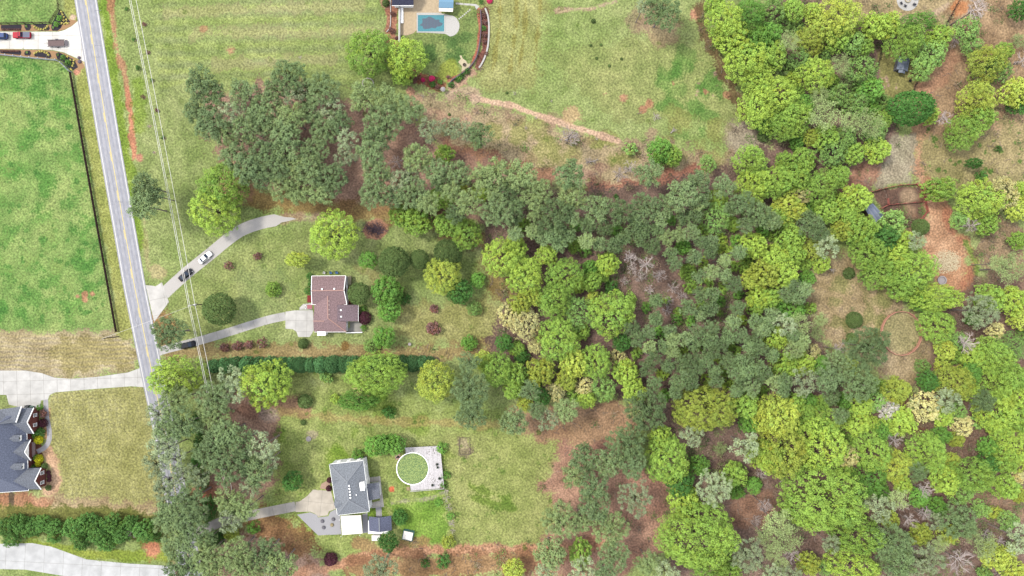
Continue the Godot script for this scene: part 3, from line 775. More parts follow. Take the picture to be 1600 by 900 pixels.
	for s in [[735, 760, 795, 780], [740, 780, 800, 792]]: lay([[s[0], s[1]], [s[2], s[3]]], 7, alb(116, 148, 64), alb(140, 160, 76), 6, 6, 0.8)
	for i in 24: spot(rnd(430, 690), rnd(620, 850), rnd(5, 18), alb(122, 164, 58), alb(158, 182, 78), 8, 8, rnd(0.3, 0.7))
	lay([[610, 790], [690, 770], [700, 840], [640, 850]], 0, alb(120, 168, 66), alb(150, 182, 84), 10, 8, 0.8, true)
	lay([[320, 620], [400, 610], [430, 650], [425, 760], [390, 790], [330, 770]], 0, needle1, needle2, 12, 12, 0.95, true)
	lay([[380, 640], [470, 630], [480, 640]], 18, needle1, alb(190, 144, 118), 8, 8, 0.85)
	lay([[420, 640], [560, 656], [760, 662], [880, 672]], 9, alb(184, 160, 104), alb(206, 182, 132), 6, 5, 0.6)
	lay([[800, 640], [990, 630], [990, 700], [900, 720], [880, 690], [820, 680]], 0, alb(180, 142, 114), alb(204, 164, 138), 14, 12, 0.9, true)
	lay([[880, 690], [960, 700], [1030, 750], [1050, 850], [960, 900], [820, 900], [880, 800], [850, 760]], 0, alb(186, 140, 122), alb(210, 168, 146), 14, 12, 0.95, true)
	spot(1005, 770, 38, alb(190, 144, 124), alb(208, 164, 142), 8, 6, 0.9)
	for i in 30: spot(rnd(995, 1035), rnd(770, 845), rnd(0.8, 2), wood1, wood2, 1.5, 1, 0.7)
	lay([[300, 905], [420, 850], [480, 900]], 60, needle1, needle2, 14, 12, 0.95)
	lay([[400, 815], [440, 830], [470, 850]], 36, alb(150, 116, 78), alb(182, 140, 104), 12, 12, 0.9)
	lay([[440, 900], [520, 885], [570, 868], [640, 862], [760, 858], [850, 858], [940, 850]], 13, alb(202, 146, 116), alb(222, 178, 148), 6, 5, 0.95)
	lay([[560, 885], [760, 880], [860, 875]], 34, alb(166, 122, 92), alb(190, 150, 116), 10, 10, 0.85)
	lay([[560, 850], [600, 862], [660, 845]], 14, alb(186, 138, 104), alb(196, 156, 122), 8, 6, 0.7)
	spot(612, 763, 5, alb(226, 118, 84), alb(228, 140, 104), 2, 2)
	lay([[612, 785], [660, 780], [690, 772]], 4, alb(186, 182, 150), alb(206, 200, 170), 3, 3, 0.8)
	spot(725, 692, 9, alb(150, 142, 108), alb(196, 182, 150), 3, 5, 0.9); spot(726, 704, 8, alb(142, 132, 100), alb(196, 182, 150), 3, 5, 0.9)
	spot(320, 775, 20, needle1, red1, 10, 8)
	spot(487, 678, 7, alb(196, 176, 150), alb(206, 190, 170), 4, 4, 0.7)
	spot(420, 646, 12, alb(190, 176, 168), alb(200, 184, 170), 6, 6, 0.6)
	for i in 300:
		spot(rnd(420, 870), rnd(560, 860), rnd(0.5, 2.6), alb(112, 148, 66), alb(136, 162, 82), 2, 3, rnd(0.3, 0.7))
	for i in 380:
		spot(rnd(220, 1150), rnd(-20, 560), rnd(0.5, 2.4), alb(118, 146, 70), alb(140, 156, 84), 2, 3, rnd(0.25, 0.6))
	# woods
	lay([[770, 300], [900, 300], [1100, 280], [1200, 230], [1200, -40], [1390, 0], [1400, 260], [1300, 330], [1260, 420], [1290, 560], [1400, 640], [1420, 760], [1700, 660], [1760, 1000], [1040, 1000], [1060, 760], [1010, 660], [960, 600], [800, 620], [760, 560], [790, 470], [840, 430], [760, 380]], 0, wood1, wood2, 12, 12, 1.0, true)
	lay([[1420, 560], [1500, 440], [1600, 430], [1780, 430], [1780, 760], [1450, 720]], 0, wood1, alb(160, 132, 112), 14, 14, 1.0, true)
	for i in 40: spot(rnd(1180, 1600), rnd(660, 890), rnd(8, 24), alb(128, 104, 92), alb(158, 130, 114), 12, 12, rnd(0.3, 0.8))
	spot(1185, 790, 26, alb(160, 124, 104), alb(182, 146, 124), 12, 10, 0.9); spot(1160, 800, 22, alb(160, 124, 104), alb(182, 146, 124), 12, 10, 0.9)
	lay([[1520, 770], [1580, 790], [1640, 830]], 36, alb(146, 118, 98), alb(176, 148, 124), 12, 12, 0.9)
	lay([[1410, 625], [1420, 660], [1440, 680]], 16, alb(150, 112, 92), alb(168, 130, 108), 6, 6, 0.9)
	lay([[1395, 380], [1440, 340], [1455, 290], [1430, 260], [1300, 280], [1320, 290]], 22, alb(176, 128, 104), alb(204, 160, 134), 12, 10, 0.8)
	# east clearings
	lay([[1330, -40], [1480, -40], [1495, 10], [1465, 50], [1380, 35], [1330, 20]], 0, alb(170, 152, 112), alb(196, 178, 140), 12, 10, 1.0, true)
	lay([[1400, 30], [1450, 26], [1480, 6]], 6, pale1, pale2, 5, 4, 0.7)
	lay([[1380, 70], [1440, 90], [1425, 155], [1368, 150]], 0, alb(156, 152, 96), alb(178, 172, 116), 8, 6, 1.0, true)
	for i in 9: spot(rnd(1376, 1405), rnd(118, 140), rnd(1, 3), pale1, pale2, 2, 2, 0.9)
	lay([[1492, 0], [1480, 50], [1470, 100], [1440, 140], [1450, 250], [1600, 260], [1780, 260], [1780, -40], [1510, -40]], 0, alb(164, 136, 106), alb(198, 170, 136), 14, 12, 1.0, true)
	spot(1500, 12, 12, alb(214, 140, 92), alb(226, 166, 122), 6, 6, 0.9)
	lay([[1480, 90], [1462, 125], [1440, 150], [1435, 200], [1440, 280]], 22, alb(196, 150, 120), alb(216, 176, 146), 12, 10, 0.9)
	lay([[1440, 220], [1600, 190], [1780, 200], [1780, 290], [1500, 290], [1450, 280]], 0, alb(166, 158, 108), alb(196, 178, 138), 14, 12, 0.95, true)
	for i in 60: spot(rnd(1445, 1600), rnd(200, 285), rnd(0.8, 2.6), alb(96, 136, 62), alb(120, 150, 76), 2, 2, 0.8)
	lay([[1395, 215], [1428, 210], [1425, 285], [1370, 290], [1380, 250]], 0, alb(178, 168, 142), alb(200, 190, 168), 8, 8, 0.95, true)
	lay([[1360, 302], [1404, 291], [1440, 294], [1446, 332], [1420, 356], [1385, 335]], 0, alb(116, 92, 82), alb(150, 122, 106), 4, 3, 1.0, true)
	spot(1420, 306, 10, alb(196, 168, 138), alb(210, 186, 156), 10, 6, 0.9); spot(1422, 326, 7, alb(180, 150, 122), alb(200, 170, 140), 10, 6, 0.8)
	lay([[1262, 400], [1330, 400], [1400, 440], [1410, 480], [1460, 520], [1450, 560], [1415, 605], [1395, 590], [1360, 560], [1290, 530], [1268, 470]], 0, alb(172, 152, 112), alb(202, 182, 148), 12, 10, 1.0, true)
	for i in 22: spot(rnd(1280, 1390), rnd(440, 550), rnd(4, 14), alb(150, 154, 96), alb(172, 170, 112), 8, 8, rnd(0.3, 0.7))
	spot(1406, 520, 30, alb(166, 162, 112), alb(194, 182, 138), 3, 2, 1.0)
	lay([[1455, 290], [1470, 330], [1480, 360], [1500, 400], [1500, 440], [1470, 440], [1450, 390]], 20, alb(208, 150, 116), alb(226, 184, 152), 12, 10, 0.95, true)
	lay([[1478, 335], [1490, 360], [1510, 375], [1525, 410], [1505, 440]], 9, red1, alb(214, 150, 118), 6, 6, 0.7)
	lay([[1510, 380], [1525, 410], [1528, 425]], 6, alb(122, 160, 74), alb(140, 170, 84), 4, 4, 0.8)
	lay([[1520, 340], [1590, 350], [1600, 420], [1540, 440]], 0, alb(156, 130, 106), alb(186, 158, 132), 12, 12, 0.9, true)
	# pool garden in the north
	lay([[625, -20], [745, -20], [748, 60], [735, 100], [700, 124], [660, 118], [634, 90], [624, 60]], 0, alb(130, 156, 92), alb(164, 172, 108), 3, 2, 1.0, true)
	for i in 14: spot(rnd(670, 735), rnd(55, 95), rnd(4, 9), alb(96, 132, 74), alb(120, 146, 86), 6, 5, rnd(0.4, 0.8))
	spot(700, 112, 16, alb(170, 184, 84), alb(184, 190, 96), 8, 5, 0.85)
	lay([[748, 14], [750, 48], [745, 80], [736, 103], [718, 118], [700, 126]], 5, alb(196, 120, 100), alb(214, 146, 124), 1.5, 1, 1.0)
	lay([[757, 16], [760, 45], [757, 76], [746, 104]], 9, alb(126, 86, 76), alb(166, 116, 104), 2, 2, 1.0)
	lay([[735, 112], [722, 126], [704, 138]], 12, alb(200, 160, 136), alb(214, 180, 156), 4, 4, 0.95)
	lay([[640, 112], [660, 124], [690, 134]], 14, alb(150, 92, 74), alb(178, 124, 98), 4, 4, 0.95)
	lay([[612, 10], [611, 60], [620, 66]], 15, alb(186, 124, 104), alb(204, 152, 130), 3, 3, 0.95)
	lay([[606, -20], [604, 2]], 16, alb(200, 146, 130), alb(210, 160, 140), 4, 3, 0.9)
	spot(640, 142, 6, alb(214, 160, 134), alb(222, 176, 150), 3, 3, 0.9)
	lay([[700, 146], [738, 140], [745, 150], [740, 158]], 10, pale1, pale2, 6, 6, 0.8)
	for s in [[693, 185], [668, 176], [730, 186], [650, 160]]: spot(s[0], s[1], rnd(5, 12), alb(206, 164, 140), alb(216, 180, 156), 6, 6, 0.7)
	var im := Image.create_from_data(GW, GH, false, Image.FORMAT_RGB8, soil)
	var m := StandardMaterial3D.new()
	m.resource_name = "ground_cover"
	m.albedo_texture = ImageTexture.create_from_image(im)
	m.roughness = 0.95
	m.metallic_specular = 0.1
	m.texture_repeat = false
	var st := SurfaceTool.new()
	st.begin(Mesh.PRIMITIVE_TRIANGLES)
	var nx := 80; var nz := 52
	for j in nz + 1:
		for i in nx + 1:
			st.set_uv(Vector2(float(i) / nx, float(j) / nz))
			st.set_normal(Vector3.UP)
			st.add_vertex(Vector3(-200 + 400.0 * i / nx, 0, -130 + 260.0 * j / nz))
	for j in nz:
		for i in nx:
			var a := j * (nx + 1) + i
			for k in [a, a + 1, a + nx + 2, a, a + nx + 2, a + nx + 1]: st.add_index(k)
	struct("ground", st.commit(), m)
	var far := MB.new()
	far.quad(Vector3(-900, 0, -130), Vector3(-900, 0, -900), Vector3(-900, 0, -900), Vector3(-900, 0, -130))
	far = MB.new()
	for q in [[-900, -900, 900, -130], [-900, 130, 900, 900], [-900, -130, -200, 130], [200, -130, 900, 130]]:
		far.quad(Vector3(q[0], 0, q[3]), Vector3(q[2], 0, q[3]), Vector3(q[2], 0, q[1]), Vector3(q[0], 0, q[1]))
	struct("ground_beyond", far.mesh(), mat("far_ground", alb(166, 172, 104), 0.95, "mottle", 140.0))

func tufts() -> void:          # blades and weeds standing proud of the lawns, coloured like the sward under them
	var b := MB.new()
	for i in 7:
		var an := rnd(0, TAU)
		var d := Vector3(cos(an), 0, sin(an))
		var v := rnd(0.8, 1.2)
		b.col = Color(v, v, v)
		var o := d * rnd(0.02, 0.12)
		b.tri(o - Vector3(-d.z, 0, d.x) * 0.035, o + Vector3(-d.z, 0, d.x) * 0.035, o + d * rnd(0.08, 0.2) + Vector3(0, rnd(0.08, 0.16), 0))
	var where: Array[Transform3D] = []
	var cols: Array[Color] = []
	for i in 150000:
		var x := rnd(0, 1600); var y := rnd(0, 900)
		var at := (int(y + 200) * GW + int(x + 200)) * 3
		var r := soil[at]; var g := soil[at + 1]; var bl := soil[at + 2]
		if g < r * 0.97 or g < bl * 1.12 or n_mid[(int(y + 200) >> 1) * 1000 + (int(x + 200) >> 1)] < rnd(60, 190):
			continue
		if is_hard(P(x, y)): continue
		var s := rnd(0.5, 1.5)
		where.append(Transform3D(Basis(Vector3.UP, rnd(0, TAU)).scaled(Vector3(s * 1.3, s, s * 1.3)), P(x, y)))
		var v := rnd(0.95, 1.5)
		cols.append(Color(r / 255.0, g / 255.0, bl / 255.0).srgb_to_linear() * v)
	scatter("grass", b.mesh(), leaf_mat("grass_blades", Color(1, 1, 1), 0.4), where, cols, "short grass and weeds standing in the lawns and fields", "grass")
	var u := MB.new()
	for i in 34:
		var v := rnd(0.6, 1.3)
		u.col = Color(v, v, v * 0.9)
		u.leaf(Vector3(rng.randfn() * 0.45, absf(rng.randfn()) * 0.35 + 0.05, rng.randfn() * 0.45), Vector3(rng.randfn() * 0.5, 1, rng.randfn() * 0.5).normalized(), Vector3(rng.randfn(), 0, rng.randfn()), rnd(0.2, 0.36), rnd(0.12, 0.22))
	where = []; cols = []
	var tones := [alb(140, 170, 96), alb(120, 150, 90), alb(186, 166, 146), alb(168, 148, 132), alb(176, 172, 130)]
	for i in 26000:
		var x := rnd(640, 1600); var y := rnd(-20, 920)
		var at := (int(y + 200) * GW + int(x + 200)) * 3
		var r := soil[at]; var g := soil[at + 1]
		if g > r * 0.94 or n_big[(int(y + 200) >> 1) * 1000 + (int(x + 200) >> 1)] < rnd(90, 240):
			continue
		if r > 82: continue
		if is_hard(P(x, y)): continue
		var s := rnd(0.5, 1.7)
		where.append(Transform3D(Basis(Vector3.UP, rnd(0, TAU)).scaled(Vector3(s, s * rnd(0.6, 1.5), s)), P(x, y)))
		cols.append(tones[rng.randi() % 5] * rnd(0.9, 1.4))
	scatter("undergrowth", u.mesh(), leaf_mat("undergrowth_leaves", Color(1, 1, 1), 0.3), where, cols, "low brambles and seedlings on the floor of the wood", "undergrowth")

func litter() -> void:      # fallen sticks on the floor of the wood
	var b := MB.new()
	b.tube([Vector3(-0.7, 0.06, 0), Vector3(0.1, 0.1, 0.08), Vector3(0.8, 0.07, -0.05)], [0.05, 0.04, 0.02], 4)
	b.tube([Vector3(0, 0.1, 0.05), Vector3(0.3, 0.14, 0.5)], [0.03, 0.01], 3)
	var where: Array[Transform3D] = []
	var cols: Array[Color] = []
	for i in 9000:
		var x := rnd(640, 1600); var y := rnd(100, 920)
		var at := (int(y + 200) * GW + int(x + 200)) * 3
		if soil[at + 1] > soil[at] * 0.93 or soil[at] > 92: continue
		if is_hard(P(x, y)): continue
		var s := rnd(0.4, 1.5)
		where.append(Transform3D(Basis(Vector3.UP, rnd(0, TAU)).scaled(Vector3(s, s, s)), P(x, y)))
		cols.append(alb(176, 158, 146) * rnd(0.5, 1.3))
	scatter("leaf_litter", b.mesh(), leaf_mat("fallen_sticks", Color(1, 1, 1), 0.0), where, cols, "fallen sticks lying on the floor of the wood", "sticks")

func scatter(called: String, m: Mesh, mt: Material, where: Array[Transform3D], cols: Array[Color], label: String, cat: String) -> void:
	var mm := MultiMesh.new()
	mm.transform_format = MultiMesh.TRANSFORM_3D
	mm.use_colors = true
	mm.mesh = m
	mm.instance_count = where.size()
	for i in where.size():
		mm.set_instance_transform(i, where[i])
		mm.set_instance_color(i, cols[i])
	var o := MultiMeshInstance3D.new()
	o.name = called
	o.multimesh = mm
	o.material_override = mt
	add_child(o)
	tag(o, label, cat)
	stuff(o)

# ---------------------------------------------------------------- roads, drives, paving
func road_x(y: float) -> float:
	var k := [[-320, 82], [0, 134], [225, 171], [450, 210.5], [600, 241], [690, 260.5], [770, 274], [850, 290], [910, 302], [1250, 372]]
	for i in k.size() - 1:
		if y <= k[i + 1][0]:
			return lerpf(k[i][1], k[i + 1][1], (y - k[i][0]) / float(k[i + 1][0] - k[i][0]))
	return 372.0

func ribbon(mb: MB, off: float, w: float, from: float, to: float, y0: float, y1: float, step := 10.0) -> void:
	var l := PackedVector2Array(); var r := PackedVector2Array()
	var y := from
	while true:
		var c := road_x(y) + off
		l.append_array(flat([[c - w / 2, y]])); r.append_array(flat([[c + w / 2, y]]))
		if y >= to: break
		y = minf(y + step, to)
	r.reverse(); l.append_array(r)
	if w > 30: note_hard(l)
	mb.prism(l, y0, y1)

func roads() -> void:
	var m := MB.new()
	ribbon(m, 0, 35.5, -320, 1250, -0.2, 0.05)
	struct("road", m.mesh(), mat("asphalt", alb(202, 203, 212), 0.9, "stain", 9.0))
	for s in [-15.2, 15.4]:
		m = MB.new(); ribbon(m, s, 1.1, -320, 1250, 0.0, 0.056)
		struct("road_edge_line", m.mesh(), mat("line_white", alb(255, 255, 255, 1.25), 0.7, "fine", 2.0))
	m = MB.new(); ribbon(m, 0.3, 1.15, -320, 1250, 0.0, 0.057)
	struct("road_centre_line", m.mesh(), mat("line_yellow", alb(255, 236, 160, 1.2), 0.7, "fine", 2.0))
	for i in 20:
		m = MB.new()
		var y := -190.0 + i * 61
		ribbon(m, -1.2, 1.1, y, y + 15, 0.0, 0.057)
		struct("road_centre_dash", m.mesh(), mats.line_yellow)
	for i in 26:
		m = MB.new()
		var y := rnd(-60, 930); var x := rnd(-13, 13)
		var pts: Array = []
		for k in 7:
			pts.append([road_x(y) + x + rnd(-0.7, 0.7) + (k * 1.6 if i % 3 == 0 else 0.0), y + (k * rnd(3.0, 5.0) if i % 3 else rnd(-0.5, 0.5))])
			if i % 3: pts[k][0] += road_x(y + k * 4.0) - road_x(y)
		m.prism(flat(strip(pts, 0.55)), 0.0, 0.0585)
		if m.v.size(): struct("road_crack_seal", m.mesh(), mat("tar", alb(140, 142, 152), 0.7))
	# worn wheel tracks
	for s in [-11.5, -5.0, 5.5, 11.8]:
		m = MB.new(); ribbon(m, s, 2.6, -320, 1250, 0.0, 0.054)
		struct("road_wheel_track", m.mesh(), mat("asphalt_worn", alb(186, 189, 202), 0.85, "stain", 7.0))

# concrete laid in bays: each bay a slab, a joint between bays
func paved(called: String, pts: Array, c: Color, cell: float, turn: float, top: float, joint := 0.07, lighten := 0.025) -> Node3D:
	var o := Node3D.new()
	o.name = numbered(called)
	add_child(o)
	o.set_meta("kind", "structure")
	var ring := flat(pts)
	note_hard(ring)
	var m := MB.new()
	m.prism(ring, -0.1, top - 0.02)
	part("bed", m.mesh(), mat("joint_dark", alb(178, 174, 166), 0.95), o)
	var rot := Transform2D(turn, Vector2.ZERO)
	var q := rot.affine_inverse() * ring
	var lo := q[0]; var hi := q[0]
	for p in q:
		lo = lo.min(p); hi = hi.max(p)
	var shades := []
	for i in 3:
		shades.append(mat("%s_%d" % [String(o.name), i], c * (1.0 - lighten * i), 0.85, "blotch", 14.0))
	var x := lo.x
	while x < hi.x:
		var y := lo.y
		while y < hi.y:
			var b := PackedVector2Array([Vector2(x, y), Vector2(x + cell - joint, y), Vector2(x + cell - joint, y + cell - joint), Vector2(x, y + cell - joint)])
			for piece in Geometry2D.intersect_polygons(q, b):
				if piece.size() > 2:
					var w := rot * piece
					m = MB.new()
					m.prism(w, top - 0.03, top)
					if m.v.size() > 0:
						part("slab", m.mesh(), shades[rng.randi() % 3], o)
			y += cell
		x += cell
	return o

func strip(pts: Array, w: float) -> Array:          # a ring w survey steps wide along a line
	var l: Array = []; var r: Array = []
	for i in pts.size():
		var a := Vector2(pts[maxi(i - 1, 0)][0], pts[maxi(i - 1, 0)][1]); var b := Vector2(pts[mini(i + 1, pts.size() - 1)][0], pts[mini(i + 1, pts.size() - 1)][1])
		var d := (b - a).normalized() * w / 2
		l.append([pts[i][0] - d.y, pts[i][1] + d.x]); r.push_front([pts[i][0] + d.y, pts[i][1] - d.x])
	return l + r

func curve(pts: Array, n := 6) -> Array:            # a smooth line through the spots
	var c := Curve2D.new()
	for i in pts.size():
		var a := Vector2(pts[maxi(i - 1, 0)][0], pts[maxi(i - 1, 0)][1]); var b := Vector2(pts[mini(i + 1, pts.size() - 1)][0], pts[mini(i + 1, pts.size() - 1)][1])
		c.add_point(Vector2(pts[i][0], pts[i][1]), -(b - a) / 6, (b - a) / 6)
	var out: Array = []
	for i in (pts.size() - 1) * n + 1:
		var p := c.samplef(float(i) / n)
		out.append([p.x, p.y])
	return out

func sheet(called: String, pts: Array, m: Material, top: float, low := -0.1) -> void:
	var b := MB.new()
	b.prism(flat(pts), low, top)
	note_hard(flat(pts))
	struct(called, b.mesh(), m)

func drives() -> void:
	var white := alb(255, 252, 246, 1.12); var grey := alb(242, 240, 236); var warm := alb(240, 230, 214)
	paved("driveway", [[-120, 49.5], [92, 49.5], [101, 47], [112, 41], [121.5, 33], [133, 97], [122, 92], [100, 82], [84, 78.5], [60, 77], [-120, 75]], white, 4.5, 0, 0.034)
	paved("driveway", [[227.5, 445.5], [239, 446.5], [243, 447.5], [253, 441], [264, 472], [241, 503]], grey, 5.0, -0.2, 0.034)
	var lane := strip(curve([[256, 459], [272, 444], [292, 426], [312, 410], [332, 394], [350, 379], [370, 364], [388, 355], [410, 348], [430, 344]], 3), 19)
	var mid := lane.size() / 2
	lane = lane.slice(0, mid) + [[440, 347.5], [452, 345], [463, 342], [456, 340], [444, 339]] + lane.slice(mid)
	sheet("gravel_drive", lane, mat("gravel", alb(242, 238, 234), 0.95, "gravel", 5.0), 0.026)
	paved("driveway", strip(curve([[244, 551], [262, 545], [300, 535.5], [330, 527], [362, 517.5], [390, 508.5], [420, 499.5], [446, 494]]), 13), alb(226, 224, 222), 4.0, -0.28, 0.03)
	paved("driveway", [[446, 487], [460, 485], [489, 484.5], [490.5, 516], [484, 526.5], [466, 526.5], [463.5, 519], [458, 514.5], [446, 513.5]], grey, 3.4, 0.02, 0.036)
	paved("walkway", [[468, 481], [474, 475], [488, 473], [488, 483.5], [468, 484]], grey, 2.0, 0.02, 0.038)
	paved("driveway", [[-120, 579], [40, 579], [65, 583], [85, 590], [110, 592], [150, 589], [200, 582], [219, 575], [225, 605], [205, 603.5], [150, 607.5], [86, 613], [78, 617], [75, 624], [69, 624.5], [64, 626], [62, 640], [45, 640], [14, 632], [10, 617], [-120, 615]], alb(242, 241, 238), 4.2, -0.03, 0.034)
	paved("walkway", strip(curve([[71.5, 624], [73, 650], [77, 672], [76.5, 688], [70, 699], [58, 706]]), 7.5), alb(204, 202, 208), 2.2, 0.05, 0.03)
	paved("driveway", strip(curve([[307, 833], [330, 822], [352, 814], [400, 803.5], [432, 797], [462, 791]]), 15), alb(228, 222, 214), 4.2, -0.2, 0.03)
	paved("driveway", [[462, 784], [468, 783.5], [480, 775], [489, 765], [517, 767], [524.5, 795], [514, 799], [512, 805], [497, 807.5], [493, 803], [485, 799.5], [462, 800]], warm, 4.0, 0.1, 0.036)
	sheet("gravel_yard", [[464, 804], [485, 800.5], [494, 804], [497, 808.5], [513, 806.5], [516, 800], [524, 796], [531, 801], [533.5, 835], [497, 836.5]], mat("gravel_grey", alb(214, 214, 220), 0.95, "gravel", 4.0), 0.028)
	sheet("gravel_strip", [[566, 803], [574, 801], [576, 832], [567, 833]], mats.gravel_grey, 0.03)
	paved("walkway", [[587, 792], [596, 792], [597, 810], [588, 810]], alb(206, 206, 212), 1.6, 0, 0.03)
	paved("side_street", [[-200, 851], [10, 849.5], [50, 848.5], [80, 854], [135, 874], [200, 880.5], [270, 884.5], [276, 902], [200, 905], [100, 900], [40, 890], [-200, 885]], alb(236, 238, 240), 6.0, 0.05, 0.03)
	# pool garden
	sheet("pool_terrace", [[624, -4], [690, -6], [690, 22], [653, 22], [652, 46], [646, 52], [636, 55.5], [625, 55]], mat("travertine", alb(228, 206, 172), 0.85, "stain", 3.0), 0.05)
	var round: Array = []
	for i in 13: round.append([703 + 15 * sin(PI * i / 12), 40.5 - 16.5 * cos(PI * i / 12)])
	sheet("pool_surround", [[651, 20], [686, 20], [699, 23]] + round + [[696, 53], [690, 52.5], [651, 50.5]], mat("pool_concrete", alb(244, 242, 238), 0.85, "fine", 3.0), 0.054)
	sheet("path", [[712, 4], [744, 6.5], [749, 10], [744, 15.5], [742, 9.5], [712, 6.8]], mats.pool_concrete, 0.04)
	sheet("fire_pit_terrace", [[716, 97], [720, 92], [718, 87], [721, 86.5], [723, 91.5], [728, 95], [731, 100], [735, 98.5], [734, 103.5], [728, 108], [721, 112], [722, 104]], mat("sandstone", alb(236, 222, 188), 0.85, "stain", 3.0), 0.04)
	var st := thing("stepping_stone_path", "row of white stepping stones leading from the pool to the white path", "stepping stones", P(726, 22))
	for i in 7:
		var m := MB.new()
		var c := P(717.5 + i * 2.75, 29.5 - i * 2.3) - P(726, 22)
		m.box(c + Vector3(0, 0.03, 0), Vector3(rnd(0.4, 0.5), 0.08, rnd(0.36, 0.46)), Basis(Vector3.UP, rnd(0, 1)))
		part("stone", m.mesh(), mats.pool_concrete, st)

# ---------------------------------------------------------------- fences
func fence(called: String, label: String, pts: Array, gap: float, high: float, rails: Array, rail_h: float, m: Material, thick := 0.05, group := "", post_w := 0.14) -> void:
	var o := thing(called, label, "fence", P(pts[0][0], pts[0][1]), 0, group)
	var posts: Array = []
	for i in pts.size() - 1:
		var a := P(pts[i][0], pts[i][1]) - o.position; var b := P(pts[i + 1][0], pts[i + 1][1]) - o.position
		var n := maxi(1, int(round(a.distance_to(b) / gap)))
		for k in n: posts.append(a.lerp(b, float(k) / n))
		if i == pts.size() - 2: posts.append(b)
	var pm := MB.new()
	pm.box(Vector3(0, high / 2, 0), Vector3(post_w, high + 0.1, post_w))
	pm.box(Vector3(0, high + 0.07, 0), Vector3(post_w + 0.03, 0.04, post_w + 0.03))
	var pmesh := pm.mesh()
	for i in posts.size():
		part("post", pmesh, m, o, posts[i])
		if i + 1 < posts.size():
			var d: Vector3 = (posts[i + 1] - posts[i]).normalized()
			var side := Vector3(-d.z, 0, d.x) * (post_w / 2 + thick / 2 + 0.003)
			for y in rails:
				var rm := MB.new()
				rm.bar(posts[i] + Vector3(0, y, 0) + side + d * 0.01, posts[i + 1] + Vector3(0, y, 0) + side - d * 0.01, thick, rail_h)
				part("rail", rm.mesh(), m, o)

func fences() -> void:
	var dark := mat("fence_dark", alb(88, 64, 60), 0.85, "fine", 1.0)
	var black := mat("fence_black", alb(50, 46, 48), 0.8)
	var red := mat("panel_red", alb(214, 122, 112, 1.35), 0.7, "fine", 2.0)
	var white := mat("fence_white", alb(225, 232, 244), 0.6)
	var pasture := [[112, 113]]
	for y in [150, 200, 250, 300, 350, 400, 450, 500, 518]: pasture.append([lerpf(112.5, 184, pow((y - 113) / 405.0, 1.02)), y])
	fence("board_fence", "long dark brown board fence along the road side of the west pasture", pasture, 2.45, 1.45, [0.3, 0.62, 0.94, 1.26], 0.25, dark, 0.06)
	fence("board_fence", "dark board fence running north from the flower beds at the white driveway", [[82, -80], [93.5, 8], [93.5, 16], [80.5, 37], [40, 37.6], [-110, 40]], 2.45, 1.35, [0.35, 0.78, 1.2], 0.16, dark)
	fence("rail_fence", "white rail fence behind the flower beds south of the white driveway", [[-110, 82], [0, 85.5], [50, 91], [90, 94.5], [98, 99], [112, 113]], 2.4, 1.4, [0.3, 0.6, 0.9, 1.2], 0.2, white, 0.05, "", 0.18)
	fence("wire_fence", "black fence west of the small grey shed", [[1378, 67], [1374, 92], [1367, 114]], 2.0, 1.3, [0.3, 0.75, 1.2], 0.12, black, 0.04, "black fences round the shed yard")
	fence("wire_fence", "black fence along the south side of the shed yard", [[1366, 151], [1396, 158]], 2.0, 1.3, [0.3, 0.75, 1.2], 0.12, black, 0.04, "black fences round the shed yard")
	fence("wire_fence", "black fence along the east side of the shed yard", [[1437, 115], [1423, 150]], 2.0, 1.3, [0.3, 0.75, 1.2], 0.12, black, 0.04, "black fences round the shed yard")
	fence("wire_fence", "black fence between the fire pit lawn and the bare orange earth", [[1506, -12], [1494, 8], [1476, 42]], 2.0, 1.3, [0.3, 0.75, 1.2], 0.12, black, 0.04, "black fences round the shed yard")
	var b4 := [0.3, 0.62, 0.94, 1.26]
	fence("corral_fence", "faded red board fence along the north side of the corral", [[1359, 300], [1382, 294], [1404, 289.5], [1429, 288], [1441, 295], [1444, 312]], 2.6, 1.4, b4, 0.26, red, 0.05, "red corral fences")
	fence("corral_fence", "red board fence dividing the corral in two", [[1386, 320], [1412, 318], [1441, 315]], 2.6, 1.4, b4, 0.26, red, 0.05, "red corral fences")
	fence("corral_fence", "red board fence closing the south-east corner of the corral", [[1444, 312], [1448, 331], [1434, 347], [1424, 357]], 2.6, 1.4, b4, 0.26, red, 0.05, "red corral fences")
	fence("corral_fence", "short red gate rail beside the grey barn", [[1374, 326], [1386, 320], [1385, 311]], 2.6, 1.3, b4, 0.12, red, 0.05, "red corral fences")
	var pen := thing("round_pen", "round riding pen of terracotta red panels in the tan clearing", "round pen", P(1406, 520.5))
	var n := 20
	var pr := mat("panel_terracotta", alb(240, 178, 154, 1.5), 0.75, "fine", 2.0)
	for i in n:
		var a := TAU * i / n; var b := TAU * (i + 1) / n
		var p := Vector3(cos(a) * 6.25, 0, sin(a) * 6.85); var q := Vector3(cos(b) * 6.25, 0, sin(b) * 6.85)
		var d := (q - p).normalized() * 0.04
		for y in [0.3, 0.62, 0.94, 1.26]:
			var m := MB.new()
			m.bar(p + d + Vector3(0, y, 0), q - d + Vector3(0, y, 0), 0.12, 0.3)
			part("rail", m.mesh(), pr, pen)
		var m2 := MB.new()
		m2.box(p * 1.006 + Vector3(0, 0.75, 0), Vector3(0.12, 1.5, 0.12))
		part("post", m2.mesh(), pr, pen)
	marks.append(["the round red pen", Vector2(1406, 520)])

